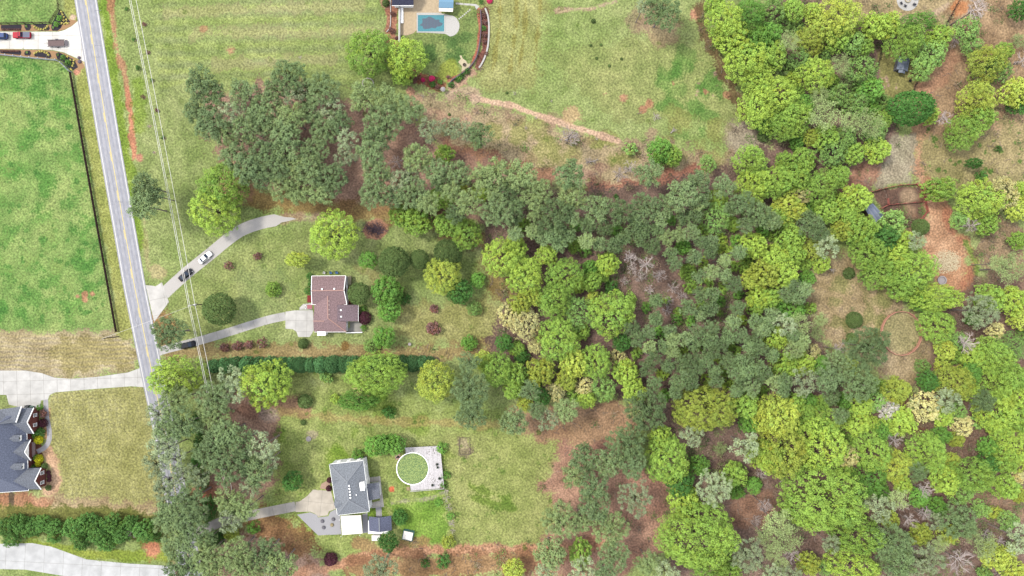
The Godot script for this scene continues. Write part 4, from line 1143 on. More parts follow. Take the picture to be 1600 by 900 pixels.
# ---------------------------------------------------------------- power line
func power() -> void:
	var wood := mat("pole_wood", alb(150, 136, 126), 0.9, "mottle", 1.0)
	var metal := mat("galvanised", alb(214, 216, 222), 0.45, "", 1.0, 0.4)
	var china := mat("porcelain", alb(236, 236, 236), 0.3)
	var tops: Array = []
	for s in [[320.5, 475.5, 9.2, "tall utility pole with crossarm beside the round dark shrub"], [185, 526, 8.6, "grey utility pole at the southern end of the pasture fence"], [189, -90, 9.05, ""], [358, 770, 9.05, ""]]:
		var at := P(s[0], s[1]) if s[3] else P(s[0], s[1], s[2]) * Vector3(1, 0, 1)
		tops.append(at)
		if not s[3]: continue
		var o := thing("utility_pole", s[3], "utility pole", at)
		var m := MB.new()
		m.tube([Vector3(0, -0.2, 0), Vector3(0, s[2], 0)], [0.17, 0.12], 10)
		part("pole", m.mesh(), wood, o)
		if s[0] > 300:
			m = MB.new(); m.bar(Vector3(-1.25, 8.75, 0.28), Vector3(1.25, 8.75, -0.28), 0.2, 0.16)
			part("crossarm", m.mesh(), metal, o)
			for x in [-1.0, -0.55, 0.95]:
				m = MB.new(); m.lathe(Vector3(x, 8.83, -x * 0.22), [Vector2(0.03, 0), Vector2(0.1, 0.05), Vector2(0.06, 0.1), Vector2(0.11, 0.16), Vector2(0.04, 0.24), Vector2(0.0, 0.26)], 10)
				part("insulator", m.mesh(), china, o)
			m = MB.new(); m.lathe(Vector3(0.38, 7.2, 0.1), [Vector2(0, 0), Vector2(0.26, 0), Vector2(0.28, 0.1), Vector2(0.28, 0.8), Vector2(0.2, 0.95), Vector2(0, 0.97)], 14)
			part("transformer", m.mesh(), metal, o)
		else:
			m = MB.new(); m.lathe(Vector3(0, s[2], 0), [Vector2(0.05, 0), Vector2(0.09, 0.06), Vector2(0.03, 0.16), Vector2(0, 0.17)], 10)
			part("insulator", m.mesh(), china, o)
	var wire := mat("aluminium_wire", alb(252, 250, 246, 1.3), 0.5)
	var i := 0
	for x in [-1.0, -0.55, 0.95]:
		var m := MB.new()
		var sp: Array = [tops[2], tops[0], tops[3]]
		var path: Array = []; var rad: Array = []
		for k in 2:
			for j in 12:
				var t := j / 12.0
				path.append(sp[k].lerp(sp[k + 1], t) + Vector3(x, 9.05 - 4 * 0.7 * t * (1 - t), -x * 0.22)); rad.append(0.06)
		path.append(sp[2] + Vector3(x, 9.05, 0)); rad.append(0.06)
		m.tube(path, rad, 5)
		tag(part("power_line", m.mesh(), wire, self), ["westernmost pale overhead wire beside the road", "middle pale overhead wire, close to the westernmost one", "easternmost pale overhead wire, set apart from the other two"][i], "wire", "overhead wires")
		i += 1
	var m3 := MB.new()
	var pa: Array = []; var ra: Array = []
	for j in 13:
		var t := j / 12.0
		pa.append((tops[0] + Vector3(0, 8.2, 0)).lerp(tops[1] + Vector3(0, 8.7, 0), t) - Vector3(0, 4 * 0.5 * t * (1 - t), 0)); ra.append(0.03)
	m3.tube(pa, ra, 5)
	tag(part("service_line", m3.mesh(), wire, self), "thin service wire crossing the road between the two poles", "wire", "overhead wires")

# ---------------------------------------------------------------- buildings
func window(o: Node3D, ctr: Vector3, out: Vector3, w: float, h: float, frame: Material) -> void:
	var side := Vector3.UP.cross(out)
	var b := Basis(side, Vector3.UP, out)
	var m := MB.new()
	for e in [[Vector3(0, h / 2, 0), Vector3(w + 0.16, 0.12, 0.12)], [Vector3(0, -h / 2, 0), Vector3(w + 0.24, 0.12, 0.16)], [Vector3(-w / 2, 0, 0), Vector3(0.12, h - 0.13, 0.11)], [Vector3(w / 2, 0, 0), Vector3(0.12, h - 0.13, 0.11)], [Vector3(0, 0, 0), Vector3(w - 0.13, 0.06, 0.09)], [Vector3(0, 0, 0), Vector3(0.05, h - 0.13, 0.085)]]:
		m.box(ctr + b * e[0] + out * 0.03, e[1], b)
	var wn := part("window", m.mesh(), frame, o)
	m = MB.new()
	m.box(ctr + out * 0.02, Vector3(w - 0.1, h - 0.1, 0.03), b)
	part("pane", m.mesh(), mats.window_glass, wn)

func caps(o: Node3D, lines: Array, m: Material) -> void:
	for l in lines:
		var b := MB.new()
		b.bar(l[0] + Vector3(0, 0.04, 0), l[1] + Vector3(0, 0.04, 0), 0.3, 0.1)
		part("ridge_cap", b.mesh(), m, o)

func shift(o: Node3D, p: Vector3) -> Vector3:
	return p - o.position

func inset(pts: Array, d: float) -> PackedVector2Array:
	var q := PackedVector2Array()
	for p in pts: q.append(Vector2(p.x, p.z))
	return Geometry2D.offset_polygon(q, -d, Geometry2D.JOIN_MITER)[0]

func gutters(o: Node3D, lines: Array, m: Material) -> void:
	for l in lines:
		var b := MB.new()
		b.bar(l[0] - Vector3(0, 0.16, 0), l[1] - Vector3(0, 0.16, 0), 0.2, 0.18)
		part("gutter", b.mesh(), m, o)

func vents(o: Node3D, spots: Array, m: Material, size := 0.3) -> void:
	for p in spots:
		var b := MB.new()
		b.lathe(p, [Vector2(size * 0.4, -0.2), Vector2(size * 0.4, 0.18), Vector2(size * 0.62, 0.2), Vector2(size * 0.62, 0.3), Vector2(0, 0.36)], 10)
		part("roof_vent", b.mesh(), m, o)

func house_brown() -> void:
	var o := thing("house", "cream house with brownish-pink cross-gabled shingle roof", "house", P(520, 476))
	var s := func(x, y, h): return shift(o, P(x, y, h))
	var roof := mat("shingle_brown", alb(202, 170, 174, 1.05), 0.95, "shingle", 5.0)
	var wall := mat("siding_white", alb(240, 242, 244, 2.4), 0.7, "fine", 2.0)
	var trim := mat("trim_white", alb(250, 250, 250, 2.4), 0.5)
	var cap := mat("cap_pink", alb(226, 182, 172), 0.9, "fine", 1.0)
	var red := mat("deck_red", alb(176, 62, 66), 0.85, "fine", 1.0)
	var m := MB.new()
	var a: Array = [s.call(487, 431.4, 3.3), s.call(540, 431, 3.3), s.call(542, 475.6, 3.3), s.call(487.4, 475.6, 3.3)]
	var r1: Vector3 = s.call(486.4, 454.4, 5.9); var r2: Vector3 = s.call(537.4, 453.6, 5.9)
	m.slab([a[0], a[1], r2, r1], 0.2); m.slab([r1, r2, a[2], a[3]], 0.2)
	var s1: Vector3 = s.call(512, 460, 4.8); var s2: Vector3 = s.call(512.4, 497.4, 4.8)
	var nw: Vector3 = s.call(490.8, 477, 3.0); var sw: Vector3 = s.call(491.2, 518.6, 3.0); var se: Vector3 = s.call(541, 518.4, 3.0); var ne: Vector3 = s.call(541, 477, 3.0)
	m.slab([s1, nw, sw, s2], 0.2); m.slab([s2, sw, se], 0.2); m.slab([s1, s2, se, ne], 0.2)
	var g1: Vector3 = s.call(489.4, 501.7, 4.2); var g2: Vector3 = s.call(506.5, 501.7, 4.34)
	m.slab([g1, g2, s.call(490.2, 487.5, 3.05)], 0.18); m.slab([g1, g2, s.call(490.2, 516.5, 3.05)], 0.18)
	part("roof", m.mesh(), roof, o)
	m = MB.new(); m.slab([s.call(527, 476.4, 3.95), s.call(559.5, 476.2, 3.0), s.call(559.5, 502.2, 3.0), s.call(527, 502.2, 3.95)], 0.2)
	part("lean_to_roof", m.mesh(), mat("shingle_mauve", alb(176, 154, 164, 1.05), 0.95, "shingle", 5.0), o)
	caps(o, [[r1, r2], [s1 + Vector3(0, 0, 0.4), s2], [s2, se], [g1, g2]], cap)
	m = MB.new(); m.prism(inset(a, 0.12), -0.1, 3.1)
	for gx in [0, 1]:
		var p: Vector3 = (a[0] + a[3]) / 2 if gx == 0 else (a[1] + a[2]) / 2
		var x := p.x + (0.15 if gx == 0 else -0.15)
		m.tri(Vector3(x, 3.1, a[0].z + 0.2), Vector3(x, 3.1, a[3].z - 0.2), Vector3(x, 5.55, r1.z))
		m.tri(Vector3(x, 3.1, a[3].z - 0.2), Vector3(x, 3.1, a[0].z + 0.2), Vector3(x, 5.55, r1.z))
	m.prism(inset([nw, sw, se, ne], 0.15), -0.1, 2.8)
	m.prism(inset([s.call(530, 477, 3.0), s.call(559.5, 477, 3.0), s.call(559.5, 502, 3.0), s.call(530, 502, 3.0)], 0.4), -0.1, 2.78)
	part("wall", m.mesh(), wall, o)
	gutters(o, [[a[0], a[1]], [s.call(530, 475.6, 3.3), a[2]], [a[3], s.call(498, 475.6, 3.3)], [sw, se], [s.call(559.5, 476.2, 3.0), s.call(559.5, 502.2, 3.0)]], trim)
	for e in [[a[1], r2], [r2, a[2]], [a[0], r1], [r1, a[3]]]:
		m = MB.new(); m.bar(e[0] + Vector3(0, -0.12, 0), e[1] + Vector3(0, -0.12, 0), 0.16, 0.24)
		part("barge_board", m.mesh(), trim, o)
	var ex: float = a[1].x + 0.05
	for z in [-3.1, -0.2]:
		window(o, Vector3(ex, 1.8, r2.z + z + 2.0), Vector3(1, 0, 0), 0.9, 1.3, trim)
	window(o, Vector3(s.call(541, 510, 3).x - 0.13, 1.7, s.call(541, 508, 3).z), Vector3(1, 0, 0), 0.8, 1.2, trim)
	for p in [[532.6, 484.6, 3.75], [533, 494.8, 3.74]]:
		m = MB.new(); m.box(s.call(p[0], p[1], p[2] + 0.12), Vector3(0.5, 0.12, 0.5), Basis(Vector3(0, 0, 1), -0.14))
		part("skylight", m.mesh(), mat("skylight_white", alb(250, 250, 250, 1.5), 0.3), o)
	vents(o, [s.call(503.5, 451.8, 5.7), s.call(522.7, 451.3, 5.7)], trim, 0.42)
	vents(o, [s.call(514.5, 470.4, 4.62), s.call(514.5, 476.5, 4.62), s.call(514.6, 484, 4.62), s.call(514.6, 491.4, 4.62)], mat("vent_pale", alb(222, 200, 196), 0.6), 0.3)
	m = MB.new(); m.box(shift(o, P(504.6, 520.6, 1.4)), Vector3(2.3, 3.2, 1.0))
	m.box(shift(o, P(504.6, 520.6, 1.4)) + Vector3(0, 1.66, 0), Vector3(2.5, 0.14, 1.2))
	part("bay", m.mesh(), trim, o)
	m = MB.new(); m.prism(flat([[480, 476.4], [487.6, 476.4], [487.6, 482.4], [480, 482.4]], 2.6), 2.55, 2.72)
	var off := o.position
	for i in m.v.size(): m.v[i] -= off
	part("porch_roof", m.mesh(), mat("porch_pink", alb(216, 132, 140), 0.8, "fine", 1.0), o)
	for z in [-0.5, 0.5]:
		m = MB.new(); m.tube([shift(o, P(480.8, 479.5)) + Vector3(0, 0, z), shift(o, P(480.8, 479.5)) + Vector3(0, 2.55, z)], [0.1, 0.09], 8)
		part("porch_post", m.mesh(), trim, o)
	for d in [[480.5, 461.5, 487, 472.5, 0.35], [543.5, 449, 549.4, 475, 0.5]]:      # red timber decks of planks
		var n := int((d[3] - d[1]) * GRID / 0.18)
		for i in n:
			m = MB.new()
			var z: float = lerpf(d[1], d[3], (i + 0.5) / n)
			m.box(shift(o, P((d[0] + d[2]) / 2, z)) + Vector3(0, d[4], 0), Vector3((d[2] - d[0]) * GRID, 0.05, 0.165))
			part("deck_plank", m.mesh(), red, o)
	m = MB.new()
	m.box(shift(o, P(547.6, 438)) + Vector3(0, 0.9, 0), Vector3(1.1, 0.06, 2.7))
	for e in [[Vector3(0.55, 1.4, 0), Vector3(0.06, 1.0, 2.7)], [Vector3(0, 1.4, -1.33), Vector3(1.04, 1.0, 0.06)]]:
		m.box(shift(o, P(547.6, 438)) + e[0], e[1])
	part("landing", m.mesh(), mat("cream_timber", alb(232, 224, 186), 0.8, "fine", 1.0), o)
	paved("patio", [[547, 503], [566, 503], [566, 519.5], [543, 519.5], [543, 512], [547, 512]], alb(190, 188, 180), 1.8, 0, 0.032)
	m = MB.new(); m.bar(shift(o, P(541.5, 519.6)) + Vector3(0, 0.5, 0), shift(o, P(567, 519.2)) + Vector3(0, 0.5, 0), 0.2, 1.0)
	part("garden_wall", m.mesh(), trim, o)
	marks.append(["the brown-roofed house", Vector2(520, 476)])
	for c in [[517.3, 426.6, "first blue garden chair under the north eave of the brown-roofed house", Color(70, 130, 200)], [526.8, 426.4, "second blue garden chair, east of its twin by the brown-roofed house", Color(70, 130, 200)], [507, 426.6, "white garden chair beside the two blue ones", Color(240, 240, 240)]]:
		chair(P(c[0], c[1]), rnd(2.8, 3.5), c[2], c[3])

func chair(at: Vector3, turn: float, label: String, c: Color, group := "garden chairs") -> void:
	var o := thing("garden_chair", label, "chair", at, turn, group)
	var m := mat("chair_%d" % int(c.to_rgba32() >> 8), alb(c.r, c.g, c.b), 0.6)
	var b := MB.new(); b.box(Vector3(0, 0.4, 0.02), Vector3(0.6, 0.05, 0.58)); part("seat", b.mesh(), m, o)
	b = MB.new(); b.box(Vector3(0, 0.75, 0.36), Vector3(0.58, 0.72, 0.05), Basis(Vector3.RIGHT, 0.35)); part("backrest", b.mesh(), m, o)
	for sx in [-1, 1]:
		b = MB.new(); b.box(Vector3(sx * 0.33, 0.6, 0.0), Vector3(0.1, 0.04, 0.66)); part("armrest", b.mesh(), m, o)
		for sz in [-0.27, 0.27]:
			b = MB.new(); b.box(Vector3(sx * 0.33, 0.29, sz), Vector3(0.06, 0.58, 0.06)); part("leg", b.mesh(), m, o)

func house_slate() -> void:
	var o := thing("house", "two-storey white house with slate blue hip roof and dormers", "house", P(552, 765))
	var s := func(x, y, h): return shift(o, P(x, y, h))
	var roof := mat("shingle_slate", alb(186, 194, 206, 1.05), 0.95, "shingle", 5.0)
	var wall: Material = mats.siding_white; var trim: Material = mats.trim_white
	var a: Array = [s.call(514.6, 725.6, 6), s.call(567.4, 719.8, 6), s.call(577, 799.4, 6), s.call(527.2, 805, 6)]
	var rn: Vector3 = s.call(542.2, 753.2, 9.0); var rs: Vector3 = s.call(544.4, 781.5, 9.0)
	var m := MB.new()
	m.slab([a[0], rn, rs, a[3]], 0.22); m.slab([rn, a[0], a[1]], 0.22); m.slab([rn, a[1], a[2], rs], 0.22); m.slab([rs, a[2], a[3]], 0.22)
	part("roof", m.mesh(), roof, o)
	caps(o, [[rn, rs], [rn, a[1]], [rs, a[2]], [rs, a[3]], [rn, a[0]]], mat("cap_slate", alb(186, 192, 202), 0.9, "fine", 1.0))
	m = MB.new(); m.prism(inset(a, 0.22), -0.1, 5.8); part("wall", m.mesh(), wall, o)
	gutters(o, [[a[0], a[1]], [a[1], a[2]], [a[2], a[3]], [a[3], a[0]]], trim)
	for d in [[519, 527.5, 751], [522, 530, 788]]:
		m = MB.new()
		var p: Vector3 = s.call(d[0], d[2], 7.4); var q: Vector3 = s.call(d[1] + 4, d[2] - 0.5, 7.6)
		m.gable(p, q, 1.5, 1.1, 0.15)
		var dm := part("dormer", m.mesh(), roof, o)
		m = MB.new(); m.box(Vector3((p.x + q.x) / 2 - 0.1, 5.85, p.z), Vector3(q.x - p.x - 0.6, 0.8, 2.3))
		part("dormer_wall", m.mesh(), wall, dm)
	m = MB.new(); m.slab([s.call(564, 757.6, 5.0), s.call(592.4, 754.4, 3.5), s.call(593.8, 778.6, 3.5), s.call(564.5, 784.5, 5.0)], 0.2)
	part("lean_to_roof", m.mesh(), mat("shingle_slate_dark", alb(164, 170, 186, 1.0), 0.95, "shingle", 5.0), o)
	m = MB.new(); m.prism(inset([s.call(572, 758.5, 3.5), s.call(592.4, 755.8, 3.5), s.call(593.8, 778, 3.5), s.call(574, 782, 3.5)], 0.3), -0.1, 3.3); part("lean_to_wall", m.mesh(), wall, o)
	m = MB.new(); var ch: Vector3 = s.call(570.5, 754, 4.0); ch.y = 4.0
	m.box(ch, Vector3(1.15, 8.2, 2.2), Basis(Vector3.UP, 0.12)); m.box(ch + Vector3(0, 4.2, 0), Vector3(1.35, 0.25, 2.4), Basis(Vector3.UP, 0.12))
	part("chimney", m.mesh(), trim, o)
	vents(o, [s.call(545.6, 758.8, 8.6), s.call(546.2, 763.4, 8.6), s.call(546.8, 768, 8.6), s.call(547.4, 772.8, 8.6), s.call(547.8, 777.6, 8.6)], trim, 0.42)
	vents(o, [s.call(557, 773, 7.6)], trim, 0.26)
	var east: Vector3 = (a[2] - a[1]).normalized().cross(Vector3.UP) * -1.0
	east = Vector3(absf(east.x), 0, east.z).normalized()
	for t in [0.14, 0.36]:
		var w: Vector3 = a[1].lerp(a[2], t)
		window(o, Vector3(w.x, 4.5, w.z) - east * 0.2, east, 0.9, 1.4, trim)
		window(o, Vector3(w.x, 1.8, w.z) - east * 0.2, east, 0.9, 1.4, trim)
	var north: Vector3 = Vector3.UP.cross((a[1] - a[0]).normalized())
	north = north if north.z < 0 else -north
	for t in [0.2, 0.5, 0.8]:
		var w: Vector3 = a[0].lerp(a[1], t)
		window(o, Vector3(w.x, 4.5, w.z) - north * 0.2, north, 0.9, 1.4, trim)
		window(o, Vector3(w.x, 1.8, w.z) - north * 0.2, north, 0.9, 1.4, trim)
	paved("terrace", [[576, 746], [594, 744], [600, 792], [580, 794], [578, 786], [594, 782], [591, 752], [577, 754]], alb(232, 228, 218), 1.6, 0.12, 0.05)
	sheet("paved_step", [[500, 763], [502, 756], [509, 752], [515, 753], [517, 766]], mat("flag_tan", alb(216, 182, 160), 0.85, "stain", 2.0), 0.045)
	for r in [[504, 814, "round dark boulder"], [506, 824, "low boulder by the lower edge"], [521, 811, "boulder close to the carport's corner"], [519, 820, "biggest tan boulder"]]:
		var ro := thing("boulder", "%s in the grey gravel yard beside the carport" % r[2], "boulder", P(r[0], r[1]), rnd(0, 6), "boulders in the gravel yard")
		m = MB.new(); m.lathe(Vector3.ZERO, [Vector2(0.5, -0.05), Vector2(0.62, 0.2), Vector2(0.42, 0.5), Vector2(0.1, 0.6), Vector2(0, 0.6)], 7)
		part("rock", m.mesh(), mat("boulder_tan" if r[0] == 519 else "boulder_grey", alb(196, 180, 140) if r[0] == 519 else alb(142, 140, 150), 0.9, "stain", 0.8), ro)
	marks.append(["the slate-roofed house", Vector2(548, 762)])
	# white carport, grey shed, small hut
	o = thing("carport", "flat white carport roof south of the slate-roofed house", "carport", P(549, 821))
	m = MB.new(); m.slab([shift(o, P(532.2, 806, 2.9)), shift(o, P(564, 805, 2.9)), shift(o, P(566.5, 833.5, 2.9)), shift(o, P(534.4, 836, 2.9))], 0.14)
	part("roof", m.mesh(), mat("roof_white", alb(252, 248, 242, 1.5), 0.5, "stain", 5.0), o)
	for c in [[533.5, 808], [563, 807.5], [536, 834], [565, 831.8]]:
		m = MB.new(); m.tube([shift(o, P(c[0], c[1])), shift(o, P(c[0], c[1])) + Vector3(0, 2.75, 0)], [0.07, 0.07], 8); part("post", m.mesh(), trim, o)
	o = thing("shed", "garden shed with slate blue gable roof east of the white carport", "shed", P(593, 820))
	m = MB.new(); var ra: Vector3 = shift(o, P(592.2, 809, 3.7)); var rb: Vector3 = shift(o, P(593, 831.6, 3.7))
	m.gable(ra, rb, 3.5, 1.5, 0.15); part("roof", m.mesh(), mat("shingle_blue", alb(146, 154, 186, 0.95), 0.95, "shingle", 5.0), o)
	m = MB.new(); m.box(Vector3(0, 1.05, 0), Vector3(6.2, 2.2, 4.1)); part("wall", m.mesh(), wall, o)
	m = MB.new(); m.box(Vector3(-0.2, 1.0, 2.08), Vector3(1.2, 1.9, 0.06)); part("door", m.mesh(), trim, o)
	caps(o, [[ra, rb]], mats.cap_slate)
	o = thing("storage_box", "small white storage hut against the south side of the blue-roofed shed", "hut", P(588.6, 838))
	m = MB.new(); m.box(Vector3(0, 0.75, 0), Vector3(2.2, 1.5, 1.4)); part("body", m.mesh(), trim, o)
	m = MB.new(); m.slab([Vector3(-1.25, 1.6, -0.85), Vector3(1.25, 1.66, -0.85), Vector3(1.25, 1.6, 0.85), Vector3(-1.25, 1.54, 0.85)], 0.08); part("lid", m.mesh(), mats.roof_white, o)
	o = thing("dog_kennel", "white-covered pen with teal rails on the south lawn", "pen", P(638.5, 834.5), -0.2)
	m = MB.new(); m.slab([Vector3(-1.5, 1.35, -1.2), Vector3(1.4, 1.5, -1.2), Vector3(1.4, 1.5, 1.3), Vector3(-1.5, 1.35, 1.3)], 0.05); part("cover", m.mesh(), mats.roof_white, o)
	var teal := mat("teal_paint", alb(70, 130, 146), 0.5)
	for e in [[-1.6, -1.45, 1.6, -1.45], [1.6, -1.45, 1.6, 1.45], [1.6, 1.45, -1.6, 1.45], [-1.6, 1.45, -1.6, -1.45]]:
		for y in [0.3, 0.9, 1.4]:
			m = MB.new(); m.bar(Vector3(e[0], y, e[1]), Vector3(e[2], y, e[3]), 0.09, 0.12); part("rail", m.mesh(), teal, o)
		m = MB.new(); m.box(Vector3(e[0], 0.75, e[1]), Vector3(0.1, 1.5, 0.1)); part("post", m.mesh(), teal, o)
	# above-ground pool in its timber deck
	var c := P(644.8, 732.2, 1.2)
	c.y = 0
	o = thing("round_pool", "round above-ground pool covered in green duckweed", "pool", c)
	m = MB.new(); m.lathe(Vector3.ZERO, [Vector2(5.0, 0), Vector2(5.0, 1.22)], 48); part("pool_wall", m.mesh(), trim, o)
	m = MB.new(); m.lathe(Vector3.ZERO, [Vector2(5.1, 1.22), Vector2(5.1, 1.3), Vector2(4.86, 1.3), Vector2(4.86, 0.9)], 48); part("rim", m.mesh(), trim, o)
	m = MB.new(); m.lathe(Vector3.ZERO, [Vector2(4.85, 1.04), Vector2(0, 1.04)], 48); part("water", m.mesh(), mat("duckweed_water", alb(146, 184, 108), 0.5, "weed", 2.2), o)
	var weeds := MB.new()
	for i in 1500:
		var an := rnd(0, TAU); var rr := sqrt(rnd(0, 1)) * 4.7
		var v := rnd(0.75, 1.5)
		weeds.col = Color(v, v, v * 0.9)
		weeds.leaf(Vector3(cos(an) * rr, 1.055, sin(an) * rr), Vector3.UP, Vector3(rng.randfn(), 0, rng.randfn()), rnd(0.16, 0.4), rnd(0.12, 0.3))
	var wd := part("floating_leaves", weeds.mesh(), leaf_mat("weed_leaves", alb(196, 220, 140), 0.2), o); stuff(wd)
	o = thing("pool_deck", "weathered whitish timber deck round the green pool", "deck", P(664, 731))
	var wood := mat("deck_grey", alb(240, 236, 240), 0.9, "stain", 2.5)
	var wood2 := mat("deck_grey_pale", alb(252, 248, 252), 0.9, "stain", 2.5)
	var ring := flat([[633, 699.5], [687.6, 696.6], [694, 762.5], [642, 767]], 1.15)
	var hole := PackedVector2Array()
	for i in 40: hole.append(Vector2(c.x + cos(TAU * i / 40) * 5.16, c.z + sin(TAU * i / 40) * 5.16))
	var rot := Transform2D(-0.08, Vector2(o.position.x, o.position.z))
	var q := rot.affine_inverse() * ring
	for i in 46:
		var x := -7.0 + i * 0.3
		for piece in Geometry2D.intersect_polygons(q, PackedVector2Array([Vector2(x, -9), Vector2(x + 0.285, -9), Vector2(x + 0.285, 9), Vector2(x, 9)])):
			for pc in Geometry2D.clip_polygons(rot * piece, hole):
				if pc.size() < 3: continue
				m = MB.new(); m.prism(pc, 1.09, 1.14)
				for k in m.v.size(): m.v[k] -= o.position
				part("plank", m.mesh(), wood if rng.randi() % 2 else wood2, o)
	for e in [[633, 699.5, 687.6, 696.6], [687.6, 696.6, 694, 762.5], [642, 767, 694, 762.5]]:
		var pa: Vector3 = shift(o, P(e[0], e[1], 1.15)); var pb: Vector3 = shift(o, P(e[2], e[3], 1.15))
		m = MB.new(); m.bar(Vector3(pa.x, 2.0, pa.z), Vector3(pb.x, 2.0, pb.z), 0.12, 0.06); part("handrail", m.mesh(), wood2, o)
		for t in 7:
			var pp := pa.lerp(pb, t / 6.0)
			m = MB.new(); m.box(Vector3(pp.x, 0.98, pp.z), Vector3(0.1, 1.98, 0.1)); part("post", m.mesh(), wood2, o)
	var debris := MB.new()
	for i in 420:
		var v := rnd(0.5, 1.6)
		debris.col = Color(v, v * 0.95, v * 0.9)
		var px := rnd(634, 692); var py := rnd(699, 764)
		var dp := P(px, py, 1.15)
		if Vector2(dp.x - c.x, dp.z - c.z).length() < 5.4 or not Geometry2D.is_point_in_polygon(Vector2(dp.x, dp.z), ring) or n_mid[(int(py + 200) >> 1) * 1000 + (int(px + 200) >> 1)] < 120: continue
		debris.leaf(shift(o, dp), Vector3.UP, Vector3(rng.randfn(), 0, rng.randfn()), rnd(0.12, 0.5), rnd(0.08, 0.3))
	stuff(part("fallen_leaves", debris.mesh(), leaf_mat("deck_debris", alb(140, 132, 122), 0.0), o))
	for i in 4:
		m = MB.new(); m.box(shift(o, P(638.2, 760.5 + i * 1.6)) + Vector3(0, 0.95 - i * 0.25, 0), Vector3(1.0, 0.06, 0.3)); part("step", m.mesh(), mat("step_tan", alb(214, 190, 150), 0.9, "fine", 1.0), o)
	for t in [[683, 725, 0.5, "dark potted plant by the east rail of the pool deck"], [684, 730, 0.42, "second potted plant, south of the first on the pool deck"], [687, 747, 0.55, "big potted plant near the south-east corner of the pool deck"], [676, 757.5, 0.5, "dark planter near the south rail of the pool deck"]]:
		pot(P(t[0], t[1], 1.15), t[2], t[3])
	o = thing("pool_pump", "pool pump on a pinkish pad beside the round pool", "pump", P(621.5, 713.5))
	m = MB.new(); m.box(Vector3(0, 0.05, 0), Vector3(1.7, 0.1, 1.6), Basis(Vector3.UP, 0.4)); part("pad", m.mesh(), mat("pad_pink", alb(222, 184, 172), 0.9, "stain", 1.0), o)
	m = MB.new(); m.lathe(Vector3(0.1, 0.1, 0), [Vector2(0.3, 0), Vector2(0.34, 0.1), Vector2(0.34, 0.55), Vector2(0.2, 0.75), Vector2(0, 0.78)], 14); part("filter", m.mesh(), mats.plastic_black, o)
	m = MB.new(); m.bar(Vector3(-0.5, 0.28, 0.3), Vector3(0.2, 0.28, 0.3), 0.24, 0.24); part("motor", m.mesh(), mats.plastic_black, o)
	marks.append(["the round green pool", Vector2(645, 732)])

func pot(at: Vector3, size: float, label: String) -> void:
	var o := thing("potted_plant", label, "potted plant", at, rnd(0, 6), "potted plants on the pool deck")
	var b := MB.new(); b.lathe(Vector3.ZERO, [Vector2(size * 0.5, 0), Vector2(size * 0.7, size * 0.9), Vector2(size * 0.76, size * 0.9), Vector2(size * 0.6, size * 0.85), Vector2(0, size * 0.8)], 12)
	part("pot", b.mesh(), mats.plastic_black, o)
	b = MB.new()
	for i in 40:
		var v := rnd(0.7, 1.3); b.col = Color(v, v, v)
		b.leaf(Vector3(rng.randfn() * size * 0.4, size * rnd(0.9, 1.6), rng.randfn() * size * 0.4), Vector3(rng.randfn() * 0.5, 1, rng.randfn() * 0.5).normalized(), Vector3(rng.randfn(), 0, rng.randfn()), 0.22, 0.12)
	part("foliage", b.mesh(), leaf_mat("pot_leaves", alb(70, 88, 70), 0.3), o)

